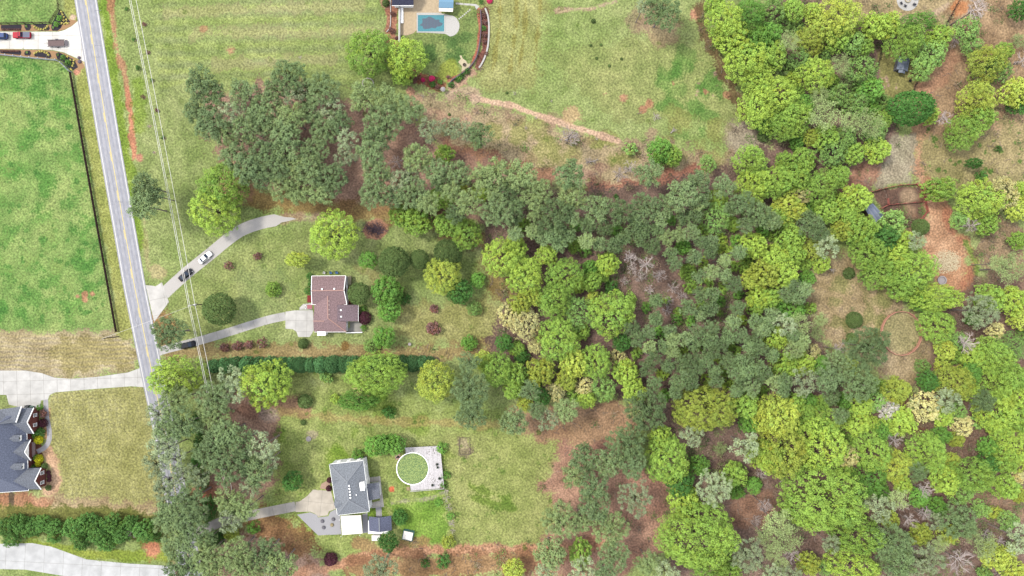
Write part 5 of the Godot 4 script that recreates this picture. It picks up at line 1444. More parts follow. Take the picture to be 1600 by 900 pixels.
func house_brick() -> void:
	var o := thing("house", "large red brick house with slate roof, three front gables and dormers", "house", P(20, 700))
	var s := func(x, y, h): return shift(o, P(x, y, h))
	var roof := mat("shingle_navy", alb(160, 170, 198), 0.95, "shingle", 5.0)
	var roof2 := mat("shingle_gable", alb(172, 180, 196, 0.95), 0.95, "shingle", 5.0)
	var brick := mat("brick_red", alb(176, 104, 94), 0.9, "brick", 2.0)
	var trim: Material = mats.trim_white
	var ne: Vector3 = s.call(40, 638, 3.3); var se: Vector3 = s.call(44, 766.5, 3.3); var sw: Vector3 = s.call(-84, 775, 3.3); var nw: Vector3 = s.call(-82, 645, 3.3)
	var rn: Vector3 = s.call(-14, 668, 9.6); var rs: Vector3 = s.call(-14, 742, 9.6)
	var m := MB.new()
	m.slab([ne, se, rs, rn], 0.2); m.slab([ne, rn, nw], 0.2); m.slab([se, rs, sw], 0.2); m.slab([nw, rn, rs, sw], 0.2)
	part("roof", m.mesh(), roof, o)
	m = MB.new(); m.prism(inset([nw, ne, se, sw], 0.5), -0.1, 3.15); part("wall", m.mesh(), brick, o)
	gutters(o, [[ne, se], [se, sw], [ne, nw]], trim)
	var i := 0
	for g in [[52.0, 660.4, 12.0, 3.75, 6.1, 3.3, 17.0], [47.4, 706.5, 12.0, 3.0, 5.9, 3.3, 14.0], [63.5, 752.0, 14.0, 3.1, 5.9, 3.2, 14.0]]:
		# front x at the eaves, ridge y, back x, half width in metres, ridge height, eaves height
		var front: Vector3 = s.call(g[0], g[1], g[5]); front.y = g[4]
		front.z = s.call(g[0], g[1], g[4]).z
		var back := Vector3(s.call(g[2], g[1], g[4]).x - 0.6, g[4], front.z)
		m = MB.new(); m.gable(front, back, g[3] + 0.2, g[4] - g[5] + 0.12, 0.18)
		var gr := part("gable_roof", m.mesh(), roof2, o)
		m = MB.new()
		m.bar(front + Vector3(0, -0.12, 0), front + Vector3(0, g[5] - g[4] - 0.24, g[3] + 0.2), 0.16, 0.26)
		m.bar(front + Vector3(0, -0.12, 0), front + Vector3(0, g[5] - g[4] - 0.24, -g[3] - 0.2), 0.16, 0.26)
		part("barge_board", m.mesh(), trim, gr)
		m = MB.new()
		var fx := front.x - 0.45
		var b := Vector3(fx, 0, front.z)
		if i != 1:
			m.box(Vector3((fx + back.x) / 2, g[5] / 2 - 0.1, front.z), Vector3(fx - back.x, g[5], g[3] * 2 - 0.5))
		var low: float = g[5] - 0.15 if i != 1 else 3.3
		m.tri(b + Vector3(0, low, g[3] - 0.25), b + Vector3(0, low, -g[3] + 0.25), b + Vector3(0, g[4] - 0.25, 0))
		part("gable_wall", m.mesh(), brick if i != 1 else trim, o)
		if i != 1:
			for z in [-1.5, 1.5]:
				window(o, Vector3(fx, 1.9, front.z + z), Vector3(1, 0, 0), 0.9, 1.5, trim)
		i += 1
	# the raised middle of the north gable, with its white fascia
	m = MB.new()
	var f1: Vector3 = s.call(33.4, 635.2, 4.4); var f2: Vector3 = s.call(24.8, 660.2, 7.0); 
	m.slab([f1, f2, s.call(-12, 664, 9.0), s.call(-2, 640, 4.4)], 0.18)
	part("upper_gable_roof", m.mesh(), roof2, o)
	m = MB.new(); m.bar(f1 - Vector3(0, 0.1, 0), f2 - Vector3(0, 0.1, 0), 0.18, 0.34); part("fascia", m.mesh(), trim, o)
	for d in [[29.5, 685.5], [33.5, 730.0]]:
		var f: Vector3 = s.call(d[0], d[1], 6.2); f.y = 6.3
		m = MB.new(); m.gable(f, f + Vector3(-4.0, 0.25, 0), 1.0, 0.7, 0.12)
		var dm := part("dormer", m.mesh(), roof2, o)
		m = MB.new(); m.box(f + Vector3(-1.3, -1.15, 0), Vector3(2.3, 0.8, 1.6)); m.tri(f + Vector3(-0.2, -0.75, 0.8), f + Vector3(-0.2, -0.75, -0.8), f + Vector3(-0.2, -0.15, 0)); part("dormer_wall", m.mesh(), trim, dm)
		m = MB.new()
		var ring := f + Vector3(-0.12, -0.6, 0)
		var bb := MB.new(); bb.lathe(Vector3.ZERO, [Vector2(0.3, 0), Vector2(0.3, 0.04), Vector2(0, 0.04)], 16)
		var w := part("window", bb.mesh(), mats.window_glass, dm, ring); w.rotation.z = -PI / 2
	for z in [[46, 683.0], [46, 687.5], [46.4, 724], [46.4, 728.5]]:
		window(o, Vector3(ne.x - 0.48, 1.9, s.call(z[0], z[1], 2).z), Vector3(1, 0, 0), 1.0, 1.6, trim)
	m = MB.new(); m.box(shift(o, P(51.5, 702)) + Vector3(0, 0.2, 0), Vector3(1.5, 0.4, 4.6)); part("porch", m.mesh(), mat("porch_floor", alb(232, 206, 204), 0.8, "fine", 1.0), o)
	for z in [-2.0, 0.0, 2.0]:
		m = MB.new(); m.tube([shift(o, P(50, 702)) + Vector3(0, 0.4, z), shift(o, P(50, 702)) + Vector3(0, 3.1, z)], [0.13, 0.11], 10); part("column", m.mesh(), trim, o)
	m = MB.new(); m.box(shift(o, P(45, 702)) + Vector3(0.1, 1.3, 0), Vector3(0.1, 2.1, 1.1)); part("door", m.mesh(), mat("door_dark", alb(70, 50, 46), 0.5), o)
	marks.append(["the red brick house", Vector2(35, 705)])
	o = thing("wheeled_bin", "dark wheeled bin beside the north gable of the brick house", "bin", P(45, 634.5))
	m = MB.new(); m.box(Vector3(0, 0.55, 0), Vector3(1.1, 1.0, 0.7)); part("body", m.mesh(), mat("bin_green", alb(40, 52, 60), 0.5), o)
	m = MB.new(); m.box(Vector3(0, 1.09, 0), Vector3(1.18, 0.07, 0.78)); part("lid", m.mesh(), mats.bin_green, o)
	o = thing("air_conditioner", "pale green air conditioning unit beside the dark bin", "air conditioner", P(51.5, 636.5))
	m = MB.new(); m.box(Vector3(0, 0.4, 0), Vector3(0.9, 0.8, 0.9)); part("body", m.mesh(), mat("unit_green", alb(126, 170, 150), 0.6), o)
	m = MB.new(); m.lathe(Vector3(0, 0.8, 0), [Vector2(0.36, 0), Vector2(0.36, 0.05), Vector2(0, 0.06)], 16); part("fan_grille", m.mesh(), mats.bin_green, o)

func outbuildings() -> void:
	var trim: Material = mats.trim_white
	# pool garden in the north
	var o := thing("swimming_pool", "rectangular swimming pool with teal winter cover and dark puddle", "swimming pool", P(673.5, 36.5))
	var c := o.position
	var m := MB.new()
	for e in [[Vector3(0, 0.05, -2.75), Vector3(8.9, 0.14, 0.35)], [Vector3(0, 0.05, 2.75), Vector3(8.9, 0.14, 0.35)], [Vector3(-4.28, 0.05, 0), Vector3(0.35, 0.14, 5.14)], [Vector3(4.28, 0.05, 0), Vector3(0.35, 0.14, 5.14)]]: m.box(e[0], e[1])
	part("coping", m.mesh(), mats.pool_concrete, o)
	m = MB.new(); m.box(Vector3(0, 0.075, 0), Vector3(8.2, 0.03, 5.14)); part("cover", m.mesh(), mat("cover_teal", alb(84, 168, 184), 0.6, "stain", 2.0), o)
	m = MB.new()
	var ring := PackedVector2Array()
	for i in 40:
		var an := TAU * i / 40
		var w := 1.0 + 0.13 * sin(an * 3 + 1) + 0.09 * sin(an * 7) + 0.06 * sin(an * 11 + 2)
		ring.append(Vector2(cos(an) * 3.2 * w - 0.1, sin(an) * 1.75 * w))
	m.prism(ring, 0.08, 0.096)
	part("puddle", m.mesh(), mat("puddle_dark", alb(98, 114, 136), 0.4, "stain", 1.2), o)
	for i in 9:
		m = MB.new(); m.bar(Vector3(-3.9 + i * 0.97, 0.1, -2.55), Vector3(-3.9 + i * 0.97, 0.1, 2.55), 0.03, 0.012); part("strap", m.mesh(), mats.cover_teal, o)
	o = thing("pool_house", "white pool house with pale blue metal roof", "pool house", P(697, 9))
	m = MB.new(); m.slab([shift(o, P(685.8, 2.4, 3.4)), shift(o, P(708.6, 3.2, 3.4)), shift(o, P(708, 12.6, 2.7)), shift(o, P(685.4, 12, 2.7))], 0.1)
	part("roof", m.mesh(), mat("roof_blue", alb(146, 196, 232), 0.4, "ribs", 1.0), o)
	m = MB.new(); m.prism(inset([shift(o, P(686, -6, 3)), shift(o, P(708.6, -5, 3)), shift(o, P(708, 12, 3)), shift(o, P(685.6, 11.5, 3))], 0.25), -0.1, 2.6); part("wall", m.mesh(), trim, o)
	m = MB.new(); m.slab([shift(o, P(685.8, -7, 2.7)), shift(o, P(708.6, -6, 2.7)), shift(o, P(708.6, 3.2, 3.4)), shift(o, P(685.8, 2.4, 3.4))], 0.1); part("rear_roof", m.mesh(), mats.roof_blue, o)
	m = MB.new(); m.slab([shift(o, P(686, 12.6, 2.5)), shift(o, P(708, 13, 2.5)), shift(o, P(707.4, 18.4, 2.3)), shift(o, P(685.6, 17.6, 2.3))], 0.08); part("awning", m.mesh(), mats.roof_white, o)
	for x in [687.5, 706]:
		m = MB.new(); m.tube([shift(o, P(x, 17.5)), shift(o, P(x, 17.5)) + Vector3(0, 2.2, 0)], [0.06, 0.06], 8); part("post", m.mesh(), trim, o)
	o = thing("house", "house with dark slate roof at the north edge, west of the pool terrace", "house", P(629, -8))
	m = MB.new(); m.slab([shift(o, P(612.2, 8.4, 3.2)), shift(o, P(646, 8, 3.2)), shift(o, P(646, -14, 5.6)), shift(o, P(612.6, -14, 5.6))], 0.2)
	m.slab([shift(o, P(612.2, -36, 3.2)), shift(o, P(646, -36, 3.2)), shift(o, P(646, -14, 5.6)), shift(o, P(612.6, -14, 5.6))], 0.2)
	part("roof", m.mesh(), mat("shingle_night", alb(96, 100, 132, 0.95), 0.95, "shingle", 5.0), o)
	gutters(o, [[shift(o, P(612.2, 8.4, 3.2)), shift(o, P(646, 8, 3.2))]], trim)
	m = MB.new(); m.prism(inset([shift(o, P(612.2, 8.4, 3.2)), shift(o, P(646, 8, 3.2)), shift(o, P(646, -36, 3.2)), shift(o, P(612.6, -36, 3.2))], 0.5), -0.1, 3.0); part("wall", m.mesh(), trim, o)
	o = thing("garden_wall", "straight white garden wall along the west side of the pool terrace", "wall", P(624, 36))
	m = MB.new(); m.bar(shift(o, P(624.4, 9, 0.7)), shift(o, P(624, 65, 0.7)), 0.3, 1.4); part("wall", m.mesh(), trim, o)
	m = MB.new(); m.bar(shift(o, P(624.4, 9, 1.44)), shift(o, P(624, 65, 1.44)), 0.4, 0.08); part("coping", m.mesh(), mats.pool_concrete, o)
	o = thing("bench", "long white bench against the garden wall on the pool terrace", "bench", P(628.4, 25))
	m = MB.new(); m.box(Vector3(0, 0.45, 0), Vector3(0.8, 0.06, 4.8)); part("seat", m.mesh(), trim, o)
	for z in [-2.1, 0, 2.1]:
		m = MB.new(); m.box(Vector3(0, 0.21, z), Vector3(0.7, 0.42, 0.1)); part("leg", m.mesh(), trim, o)
	mat("stone_grey", alb(206, 198, 200), 0.9, "stain", 1.0)
	# curved stone walls of the garden bed
	for w in [[curve([[758, 13], [762.5, 26], [764, 42], [763.5, 60], [761.5, 76], [756, 93], [748.7, 106]], 5), 0.5, 0.45, mats.pool_concrete, "curved white stone kerb on the outer side of the garden bed"], [curve([[751, 16], [751.5, 44], [749, 70], [744, 90], [734, 105], [720, 116], [706, 126], [701, 135]], 5), 0.3, 0.9, mat("wall_mauve", alb(128, 116, 128), 0.9, "stain", 1.0), "curved dark retaining wall round the pool lawn"], [curve([[610, -2], [610.5, 24], [609.5, 42], [604, 50]], 4), 0.25, 0.3, mats.pool_concrete, "low pale edging west of the red mulch strip"]]:
		var pts: Array = w[0]
		o = thing("garden_wall", w[4], "wall", P(pts[0][0], pts[0][1]))
		for i in pts.size() - 1:
			m = MB.new(); m.bar(shift(o, P(pts[i][0], pts[i][1], w[2] / 2)), shift(o, P(pts[i + 1][0], pts[i + 1][1], w[2] / 2)), w[1], w[2])
			part("wall_stone", m.mesh(), w[3], o)
	o = thing("garden_parasol", "white octagonal garden parasol at the south tip of the garden bed", "parasol", P(693, 142))
	m = MB.new(); m.tube([Vector3.ZERO, Vector3(0, 2.3, 0)], [0.03, 0.03], 8); part("pole", m.mesh(), mats.galvanised, o)
	m = MB.new(); m.lathe(Vector3(0, 1.85, 0), [Vector2(0.8, 0), Vector2(0.4, 0.28), Vector2(0, 0.42)], 8); part("canopy", m.mesh(), mats.stone_grey, o)
	# two fire places
	o = thing("fire_bowl", "small round fire bowl on the sandstone terrace", "fire bowl", P(725.7, 101.6))
	m = MB.new(); m.lathe(Vector3(0, 0.05, 0), [Vector2(0.4, 0), Vector2(0.52, 0.35), Vector2(0.44, 0.35), Vector2(0.3, 0.15), Vector2(0, 0.12)], 16); part("bowl", m.mesh(), mat("iron_brown", alb(90, 76, 68), 0.7), o)
	var disc: Array = []
	for i in 40: disc.append([1418 + cos(TAU * i / 40) * 17, 0 + sin(TAU * i / 40) * 17])
	sheet("fire_pit_terrace", disc, mats.pool_concrete, 0.05)
	o = thing("fire_pit", "round stone fire pit in the middle of the white circular terrace", "fire pit", P(1418, 0))
	for i in 14:
		m = MB.new(); m.box(Vector3(cos(TAU * i / 14) * 0.75, 0.22, sin(TAU * i / 14) * 0.75), Vector3(0.3, 0.4, 0.3), Basis(Vector3.UP, -TAU * i / 14)); part("stone", m.mesh(), mats.sandstone, o)
	for e in [[1407.5, 5.5, "dark chair on the white fire pit terrace, at its west"], [1413.5, 9.5, "dark chair on the white fire pit terrace, at its south"], [1427, 7.5, "dark chair on the white fire pit terrace, at its south-east"], [1430, -2, "dark chair on the white fire pit terrace, at its east edge"]]:
		chair(P(e[0], e[1], 0.05), -atan2(e[1], e[0] - 1418) + PI / 2, e[2], Color(58, 60, 76), "dark chairs round the fire pit")
	marks.append(["the fire pit terrace", Vector2(1418, 0)])
	marks.append(["the teal pool", Vector2(673, 36)])
	# small grey shed
	o = thing("shed", "small grey gabled shed in the fenced yard", "shed", P(1405, 104), -0.2)
	m = MB.new(); m.gable(Vector3(0, 3.0, -2.3), Vector3(0, 3.0, 1.9), 1.75, 0.8, 0.1); part("roof", m.mesh(), mat("roof_grey_metal", alb(146, 160, 182), 0.5, "ribs", 1.2), o)
	m = MB.new(); m.box(Vector3(0, 1.1, -0.2), Vector3(3.0, 2.3, 3.9)); part("wall", m.mesh(), mat("shed_wall", alb(150, 150, 160), 0.8), o)
	m = MB.new(); m.gable(Vector3(0, 2.7, 1.9), Vector3(0, 2.7, 2.8), 1.0, 0.45, 0.08); part("porch_roof", m.mesh(), mats.roof_grey_metal, o)
	m = MB.new(); m.box(Vector3(0, 1.0, 1.78), Vector3(1.0, 1.9, 0.08)); part("door", m.mesh(), mats.plastic_black, o)
	marks.append(["the small grey shed", Vector2(1405, 104)])
	o = thing("feed_tub", "black rubber feed tub on the grass beside the grey shed", "tub", P(1421.5, 126.5))
	m = MB.new(); m.lathe(Vector3.ZERO, [Vector2(0.38, 0), Vector2(0.46, 0.36), Vector2(0.4, 0.36), Vector2(0.34, 0.06), Vector2(0, 0.06)], 16); part("tub", m.mesh(), mats.plastic_black, o)
	# barn at the corral
	o = thing("barn", "low barn with weathered blue-grey metal roof at the corral", "barn", P(1367, 333))
	var b4: Array = [shift(o, P(1350.5, 325, 3.2)), shift(o, P(1364, 317.5, 3.2)), shift(o, P(1381, 337, 2.6)), shift(o, P(1366, 349, 2.6))]
	for i in 8:
		m = MB.new(); m.slab([b4[0].lerp(b4[1], i / 8.0 + 0.004), b4[0].lerp(b4[1], (i + 1) / 8.0 - 0.004), b4[3].lerp(b4[2], (i + 1) / 8.0 - 0.004), b4[3].lerp(b4[2], i / 8.0 + 0.004)], 0.06)
		part("roof_sheet", m.mesh(), mat("roof_barn_%d" % (i % 3), alb(142 + 14 * (i % 3), 156 + 12 * (i % 3), 186 + 8 * (i % 3)), 0.6, "stain", 2.0), o)
	m = MB.new(); m.prism(inset(b4, 0.25), -0.1, 2.4); part("wall", m.mesh(), mat("barn_board", alb(124, 104, 92), 0.9, "fine", 2.0), o)
	marks.append(["the corral barn", Vector2(1367, 333)])
	# heaps, rings, dead wood
	o = thing("brush_pile", "dark pile of burnt branches on bare soil in the lawn", "brush pile", P(586.5, 358))
	m = MB.new()
	for i in 260:
		var v := rnd(0.5, 1.6); m.col = Color(v, v, v)
		var p := Vector3(rng.randfn() * 1.6, absf(rng.randfn()) * 0.35, rng.randfn() * 1.0)
		var d := Vector3(rng.randfn(), rng.randfn() * 0.25, rng.randfn()).normalized() * rnd(0.4, 1.1)
		m.tube([p - d, p + d], [rnd(0.03, 0.07), 0.02], 4)
	var st := part("branches", m.mesh(), leaf_mat("burnt_wood", alb(130, 112, 124), 0.0), o); stuff(st)
	o = thing("straw_heap", "spread heap of pale straw on the red earth", "heap", P(1479, 409))
	m = MB.new()
	for i in 1500:
		var v := rnd(0.8, 1.25); m.col = Color(v, v, v * 0.95)
		var a := rnd(0, TAU); var rr := pow(rnd(0, 1), 0.6)
		var p := Vector3(cos(a) * 4.2 * rr + rnd(-0.6, 0.6), (1 - rr) * 0.6 + 0.04, sin(a) * 3.4 * rr + rnd(-0.6, 0.6))
		m.leaf(p, Vector3(rng.randfn() * 0.3, 1, rng.randfn() * 0.3).normalized(), Vector3(rng.randfn(), 0, rng.randfn()), rnd(0.3, 0.7), rnd(0.1, 0.2))
	st = part("straw", m.mesh(), leaf_mat("straw_pale", alb(238, 222, 188, 1.3), 0.2), o); stuff(st)
	marks.append(["the pale straw heap", Vector2(1479, 409)])
	o = thing("stock_tank", "round whitish trough ring on the red earth", "trough", P(1471, 438))
	m = MB.new(); m.lathe(Vector3.ZERO, [Vector2(1.35, 0), Vector2(1.4, 0.5), Vector2(1.1, 0.5), Vector2(1.05, 0.1), Vector2(0, 0.1)], 24); part("ring", m.mesh(), mat("stone_grey", alb(206, 198, 200), 0.9, "stain", 1.0), o)
	o = thing("stone_ring", "ring of pale stones round a planted bed under the twin bright trees", "stone ring", P(575, 130))
	for i in 22:
		m = MB.new(); var a := TAU * i / 22
		m.box(Vector3(cos(a) * 1.7, 0.12, sin(a) * 1.5), Vector3(0.42, rnd(0.2, 0.32), 0.3), Basis(Vector3.UP, -a + PI / 2)); part("stone", m.mesh(), mats.stone_grey, o)
	for e in [[892, 215, 0.4, 4.2, "fallen pale dead branches west on the straw belt"], [925, 252, 0.2, 3.6, "bleached forked dead trunk lying on the straw"], [1296, 420, -0.6, 3.0, "short white fallen log in the tan clearing"], [1275, 408, 0.5, 4.0, "pale fallen branches at the wood's edge in the tan clearing"], [1050, 205, 1.0, 1.6, "white broken stump at the field's south edge"], [1228, 745, 0.7, 5.0, "leaning bare white trunk between bright crowns"]]:
		o = thing("dead_wood", e[4], "dead wood", P(e[0], e[1]), e[2])
		m = MB.new()
		m.tube([Vector3(-e[3] * 0.5, 0.15, 0), Vector3(0, 0.25, 0.1), Vector3(e[3] * 0.5, 0.3, -0.1)], [0.2, 0.16, 0.06], 7)
		for k in 9:
			var x: float = rnd(-0.1, 0.45) * e[3]
			m.tube([Vector3(x, 0.25, 0), Vector3(x + rnd(0.3, 1.2), rnd(0.3, 0.9), rnd(-1.3, 1.3))], [0.08, 0.02], 5)
		part("trunk", m.mesh(), mat("wood_bleached", alb(226, 216, 208), 0.9, "fine", 1.0), o)
	for e in [[640, 801, "bare flower bed"]]: pass
	o = thing("bird_bath", "small white stone bird bath in the rear lawn of the brown-roofed house", "bird bath", P(640.5, 537.5))
	m = MB.new(); m.lathe(Vector3.ZERO, [Vector2(0.3, 0), Vector2(0.14, 0.1), Vector2(0.12, 0.6), Vector2(0.5, 0.75), Vector2(0.44, 0.78), Vector2(0, 0.7)], 16); part("basin", m.mesh(), mats.stone_grey, o)
	o = thing("planter_ring", "white ring planter on the south lawn beside the dirt patch", "planter", P(482.5, 685.5))
	m = MB.new(); m.lathe(Vector3.ZERO, [Vector2(0.8, 0), Vector2(0.8, 0.4), Vector2(0.55, 0.4), Vector2(0.5, 0.2), Vector2(0, 0.22)], 20); part("ring", m.mesh(), mats.stone_grey, o)
	o = thing("vegetable_bed", "weedy raised vegetable bed of old boards on the south lawn", "raised bed", P(726, 697))
	for e in [[Vector3(0, 0.15, -2.6), Vector3(3.2, 0.3, 0.12)], [Vector3(0, 0.15, 2.6), Vector3(3.2, 0.3, 0.12)], [Vector3(-1.6, 0.15, 0), Vector3(0.12, 0.3, 5.08)], [Vector3(1.6, 0.15, 0), Vector3(0.12, 0.3, 5.08)]]:
		m = MB.new(); m.box(e[0], e[1]); part("board", m.mesh(), mat("old_board", alb(160, 148, 128), 0.9, "fine", 1.0), o)

# ---------------------------------------------------------------- vehicles
func loft(b: MB, secs: Array) -> void:       # secs: [x, half width, low, high, shoulder]: a hull along x
	var prev: Array = []
	for s in secs:
		var x: float = s[0]; var w: float = s[1]; var y0: float = s[2]; var y1: float = s[3]; var t: float = s[4]
		var ring: Array = [Vector3(x, y0, -w * 0.92), Vector3(x, lerpf(y0, y1, 0.35), -w), Vector3(x, lerpf(y0, y1, 0.8), -w * 0.97), Vector3(x, y1, -w * t), Vector3(x, y1 + 0.02, 0), Vector3(x, y1, w * t), Vector3(x, lerpf(y0, y1, 0.8), w * 0.97), Vector3(x, lerpf(y0, y1, 0.35), w), Vector3(x, y0, w * 0.92)]
		if prev:
			for k in 8: b.quad(prev[k], ring[k], ring[k + 1], prev[k + 1])
			b.quad(prev[8], ring[8], ring[0], prev[0])
		else:
			for k in range(1, 8): b.tri(ring[0], ring[k], ring[k + 1])
		prev = ring
	for k in range(1, 8): b.tri(prev[0], prev[k + 1], prev[k])

func vehicle(kind: String, called: String, label: String, cat: String, px: float, py: float, turn: float, paint: Material) -> void:
	var o := thing(called, label, cat, P(px, py, 0.035), turn)
	var l := 5.6 if kind == "pickup" else 4.9
	var glass: Material = mats.car_glass
	var tall := 0.0 if kind == "sedan" else 0.2
	var b := MB.new()
	var h := l / 2
	if kind == "pickup":
		loft(b, [[h, 0.78, 0.5, 0.82, 0.8], [h - 0.15, 0.92, 0.38, 1.02, 0.86], [h - 1.6, 0.97, 0.36, 1.1, 0.9], [h - 1.75, 0.97, 0.36, 1.1, 0.9], [-0.35, 0.97, 0.36, 1.1, 0.9], [-0.36, 0.97, 0.36, 1.08, 0.9], [-h + 0.1, 0.97, 0.42, 1.08, 0.9], [-h, 0.92, 0.5, 1.05, 0.9]])
	else:
		loft(b, [[h, 0.6, 0.42, 0.6, 0.8], [h - 0.12, 0.78, 0.32, 0.72 + tall, 0.82], [h - 0.45, 0.88, 0.28, 0.82 + tall, 0.84], [h - 1.3, 0.92, 0.27, 0.95 + tall, 0.86], [0, 0.93, 0.27, 0.98 + tall, 0.86], [-h + 1.0, 0.92, 0.27, 1.0 + tall, 0.86], [-h + 0.3, 0.87, 0.3, 0.95 + tall, 0.84], [-h + 0.06, 0.8, 0.36, 0.85 + tall, 0.82], [-h, 0.66, 0.45, 0.7, 0.8]])
	part("body", b.mesh(), paint, o)
	# cabin: windscreen foot, roof front, roof back, rear foot
	var z := [h - 1.75, h - 2.45, -0.15, -0.38, 1.1, 1.75] if kind == "pickup" else [h - 1.35, h - 2.15, -h + 0.55, -h + 0.25, 1.18, 1.72] if kind == "suv" else [h - 1.45, h - 2.2, -h + 1.5, -h + 0.75, 0.97, 1.42]
	var wb := 0.82; var wt := 0.66
	var A := func(x, y, s, w): return Vector3(x, y, s * w)
	b = MB.new()
	b.box(Vector3((z[1] + z[2]) / 2, z[5] + 0.005, 0), Vector3(z[1] - z[2], 0.05, wt * 2))
	for s in [-1, 1]:
		for e in [[z[0], z[1]], [z[3], z[2]], [lerpf(z[0], z[3], 0.52), lerpf(z[1], z[2], 0.5)]]:
			b.bar(A.call(e[0], z[4], s, wb), A.call(e[1], z[5], s, wt), 0.08, 0.08)
	part("roof", b.mesh(), paint, o)
	b = MB.new(); b.slab([A.call(z[0], z[4], -1, wb - 0.04), A.call(z[0], z[4], 1, wb - 0.04), A.call(z[1], z[5], 1, wt - 0.04), A.call(z[1], z[5], -1, wt - 0.04)], 0.02); part("windscreen", b.mesh(), glass, o)
	b = MB.new(); b.slab([A.call(z[3], z[4], -1, wb - 0.04), A.call(z[3], z[4], 1, wb - 0.04), A.call(z[2], z[5], 1, wt - 0.04), A.call(z[2], z[5], -1, wt - 0.04)], 0.02); part("rear_window", b.mesh(), glass, o)
	for s in [-1, 1]:
		b = MB.new()
		var q := [A.call(z[0] - 0.06, z[4], s, wb), A.call(z[3] + 0.06, z[4], s, wb), A.call(z[2] + 0.02, z[5] - 0.02, s, wt), A.call(z[1] - 0.02, z[5] - 0.02, s, wt)]
		b.quad(q[0], q[1], q[2], q[3]); part("side_window", b.mesh(), glass, o)
		b = MB.new(); b.box(Vector3(z[0] - 0.15, z[4] + 0.08, s * (wb + 0.22)), Vector3(0.12, 0.14, 0.22)); part("mirror", b.mesh(), paint, o)
		b = MB.new(); b.box(Vector3(h - 0.12, 0.68 + tall * 0.5, s * 0.6), Vector3(0.16, 0.14, 0.34)); part("headlight", b.mesh(), mats.lamp_glass, o)
		b = MB.new(); b.box(Vector3(-h + 0.06, 0.78 + tall * 0.5, s * 0.66), Vector3(0.12, 0.16, 0.24)); part("taillight", b.mesh(), mats.lamp_red, o)
		for x in [h - 0.95, -h + 1.0]:
			b = MB.new()
			var tire: Array = [Vector2(0.2, -0.11), Vector2(0.33, -0.11), Vector2(0.35, -0.07), Vector2(0.35, 0.07), Vector2(0.33, 0.11), Vector2(0.2, 0.11)]
			b.lathe(Vector3.ZERO, tire, 18)
			var wl := part("wheel", b.mesh(), mats.tyre, o, Vector3(x, 0.35, s * 0.86)); wl.rotation.x = PI / 2
			b = MB.new(); b.lathe(Vector3.ZERO, [Vector2(0.21, -0.1), Vector2(0.21, 0.1), Vector2(0.0, 0.08)], 12); part("rim", b.mesh(), mats.galvanised, wl)
	if kind == "pickup":
		b = MB.new(); b.box(Vector3((-0.45 - h + 0.1) / 2, 1.1, 0), Vector3(h - 0.6, 0.07, 1.72)); part("bed_cover", b.mesh(), mat("tonneau_blue_grey", alb(104, 112, 140), 0.6), o)

func vehicles() -> void:
	mat("tyre", alb(38, 38, 40), 0.9)
	mat("lamp_red", alb(150, 30, 30), 0.3)
	mat("lamp_glass", alb(220, 226, 232), 0.15)
	var black := mat("paint_black", alb(30, 36, 50), 0.45)
	black.metallic_specular = 0.2
	var red := mat("paint_red", alb(206, 30, 62), 0.5); red.metallic_specular = 0.2
	var white := mat("paint_white", alb(250, 250, 250, 1.5), 0.3); white.clearcoat_enabled = true
	var navy := mat("paint_navy", alb(70, 96, 156), 0.5); navy.metallic_specular = 0.2
	vehicle("pickup", "pickup_truck", "red pickup truck with dark bed cover on the white driveway", "pickup truck", 36.8, 56.2, PI, red)
	vehicle("suv", "parked_car", "blue SUV at the west edge on the white driveway", "car", 2.5, 57.8, PI, navy)
	vehicle("sedan", "parked_car", "white sedan parked on the gravel drive", "car", 322, 402.5, 0.72, white)
	vehicle("sedan", "parked_car", "black sedan on the gravel drive beneath the overhead wires", "car", 291.5, 429.5, 0.72, black)
	vehicle("suv", "parked_car", "dark car on the concrete drive, half under the pine", "car", 296, 538.5, 0.24, black)
	var o := thing("utility_trailer", "open utility trailer with brownish mesh floor on the white driveway", "trailer", P(90.5, 68.6), 0.02)
	var steel := mat("trailer_steel", alb(104, 98, 108), 0.6)
	var b := MB.new()
	for i in 12:
		b = MB.new(); b.box(Vector3(-2.5 + i * 0.42, 0.6, 0), Vector3(0.4, 0.05, 1.9)); part("floor_board", b.mesh(), mat("trailer_floor", alb(150, 128, 128), 0.85, "fine", 1.0), o)
	for s in [-1, 1]:
		for y in [0.62, 1.0]:
			b = MB.new(); b.bar(Vector3(-2.75, y, s * 1.0), Vector3(2.5, y, s * 1.0), 0.07, 0.08); part("side_rail", b.mesh(), steel, o)
		for i in 5:
			b = MB.new(); b.box(Vector3(-2.7 + i * 1.3, 0.8, s * 1.0), Vector3(0.06, 0.4, 0.06)); part("stake", b.mesh(), steel, o)
		b = MB.new(); b.lathe(Vector3.ZERO, [Vector2(0.18, -0.1), Vector2(0.33, -0.1), Vector2(0.33, 0.1), Vector2(0.18, 0.1), Vector2(0, 0.05)], 16)
		var w := part("wheel", b.mesh(), mats.tyre, o, Vector3(0.1, 0.34, s * 1.2)); w.rotation.x = PI / 2
		b = MB.new(); b.box(Vector3(0.1, 0.72, s * 1.2), Vector3(0.95, 0.05, 0.28)); part("mudguard", b.mesh(), steel, o)
		b = MB.new(); b.bar(Vector3(-2.7, 0.55, s * 0.7), Vector3(-4.1, 0.5, 0), 0.08, 0.1); part("drawbar", b.mesh(), mats.galvanised, o)
	b = MB.new(); b.box(Vector3(-4.0, 0.25, 0.0), Vector3(0.12, 0.5, 0.12)); part("jack", b.mesh(), steel, o)
	b = MB.new(); b.slab([Vector3(2.55, 0.62, -0.95), Vector3(2.55, 0.62, 0.95), Vector3(3.35, 0.5, 0.95), Vector3(3.35, 0.5, -0.95)], 0.05); part("ramp", b.mesh(), steel, o)

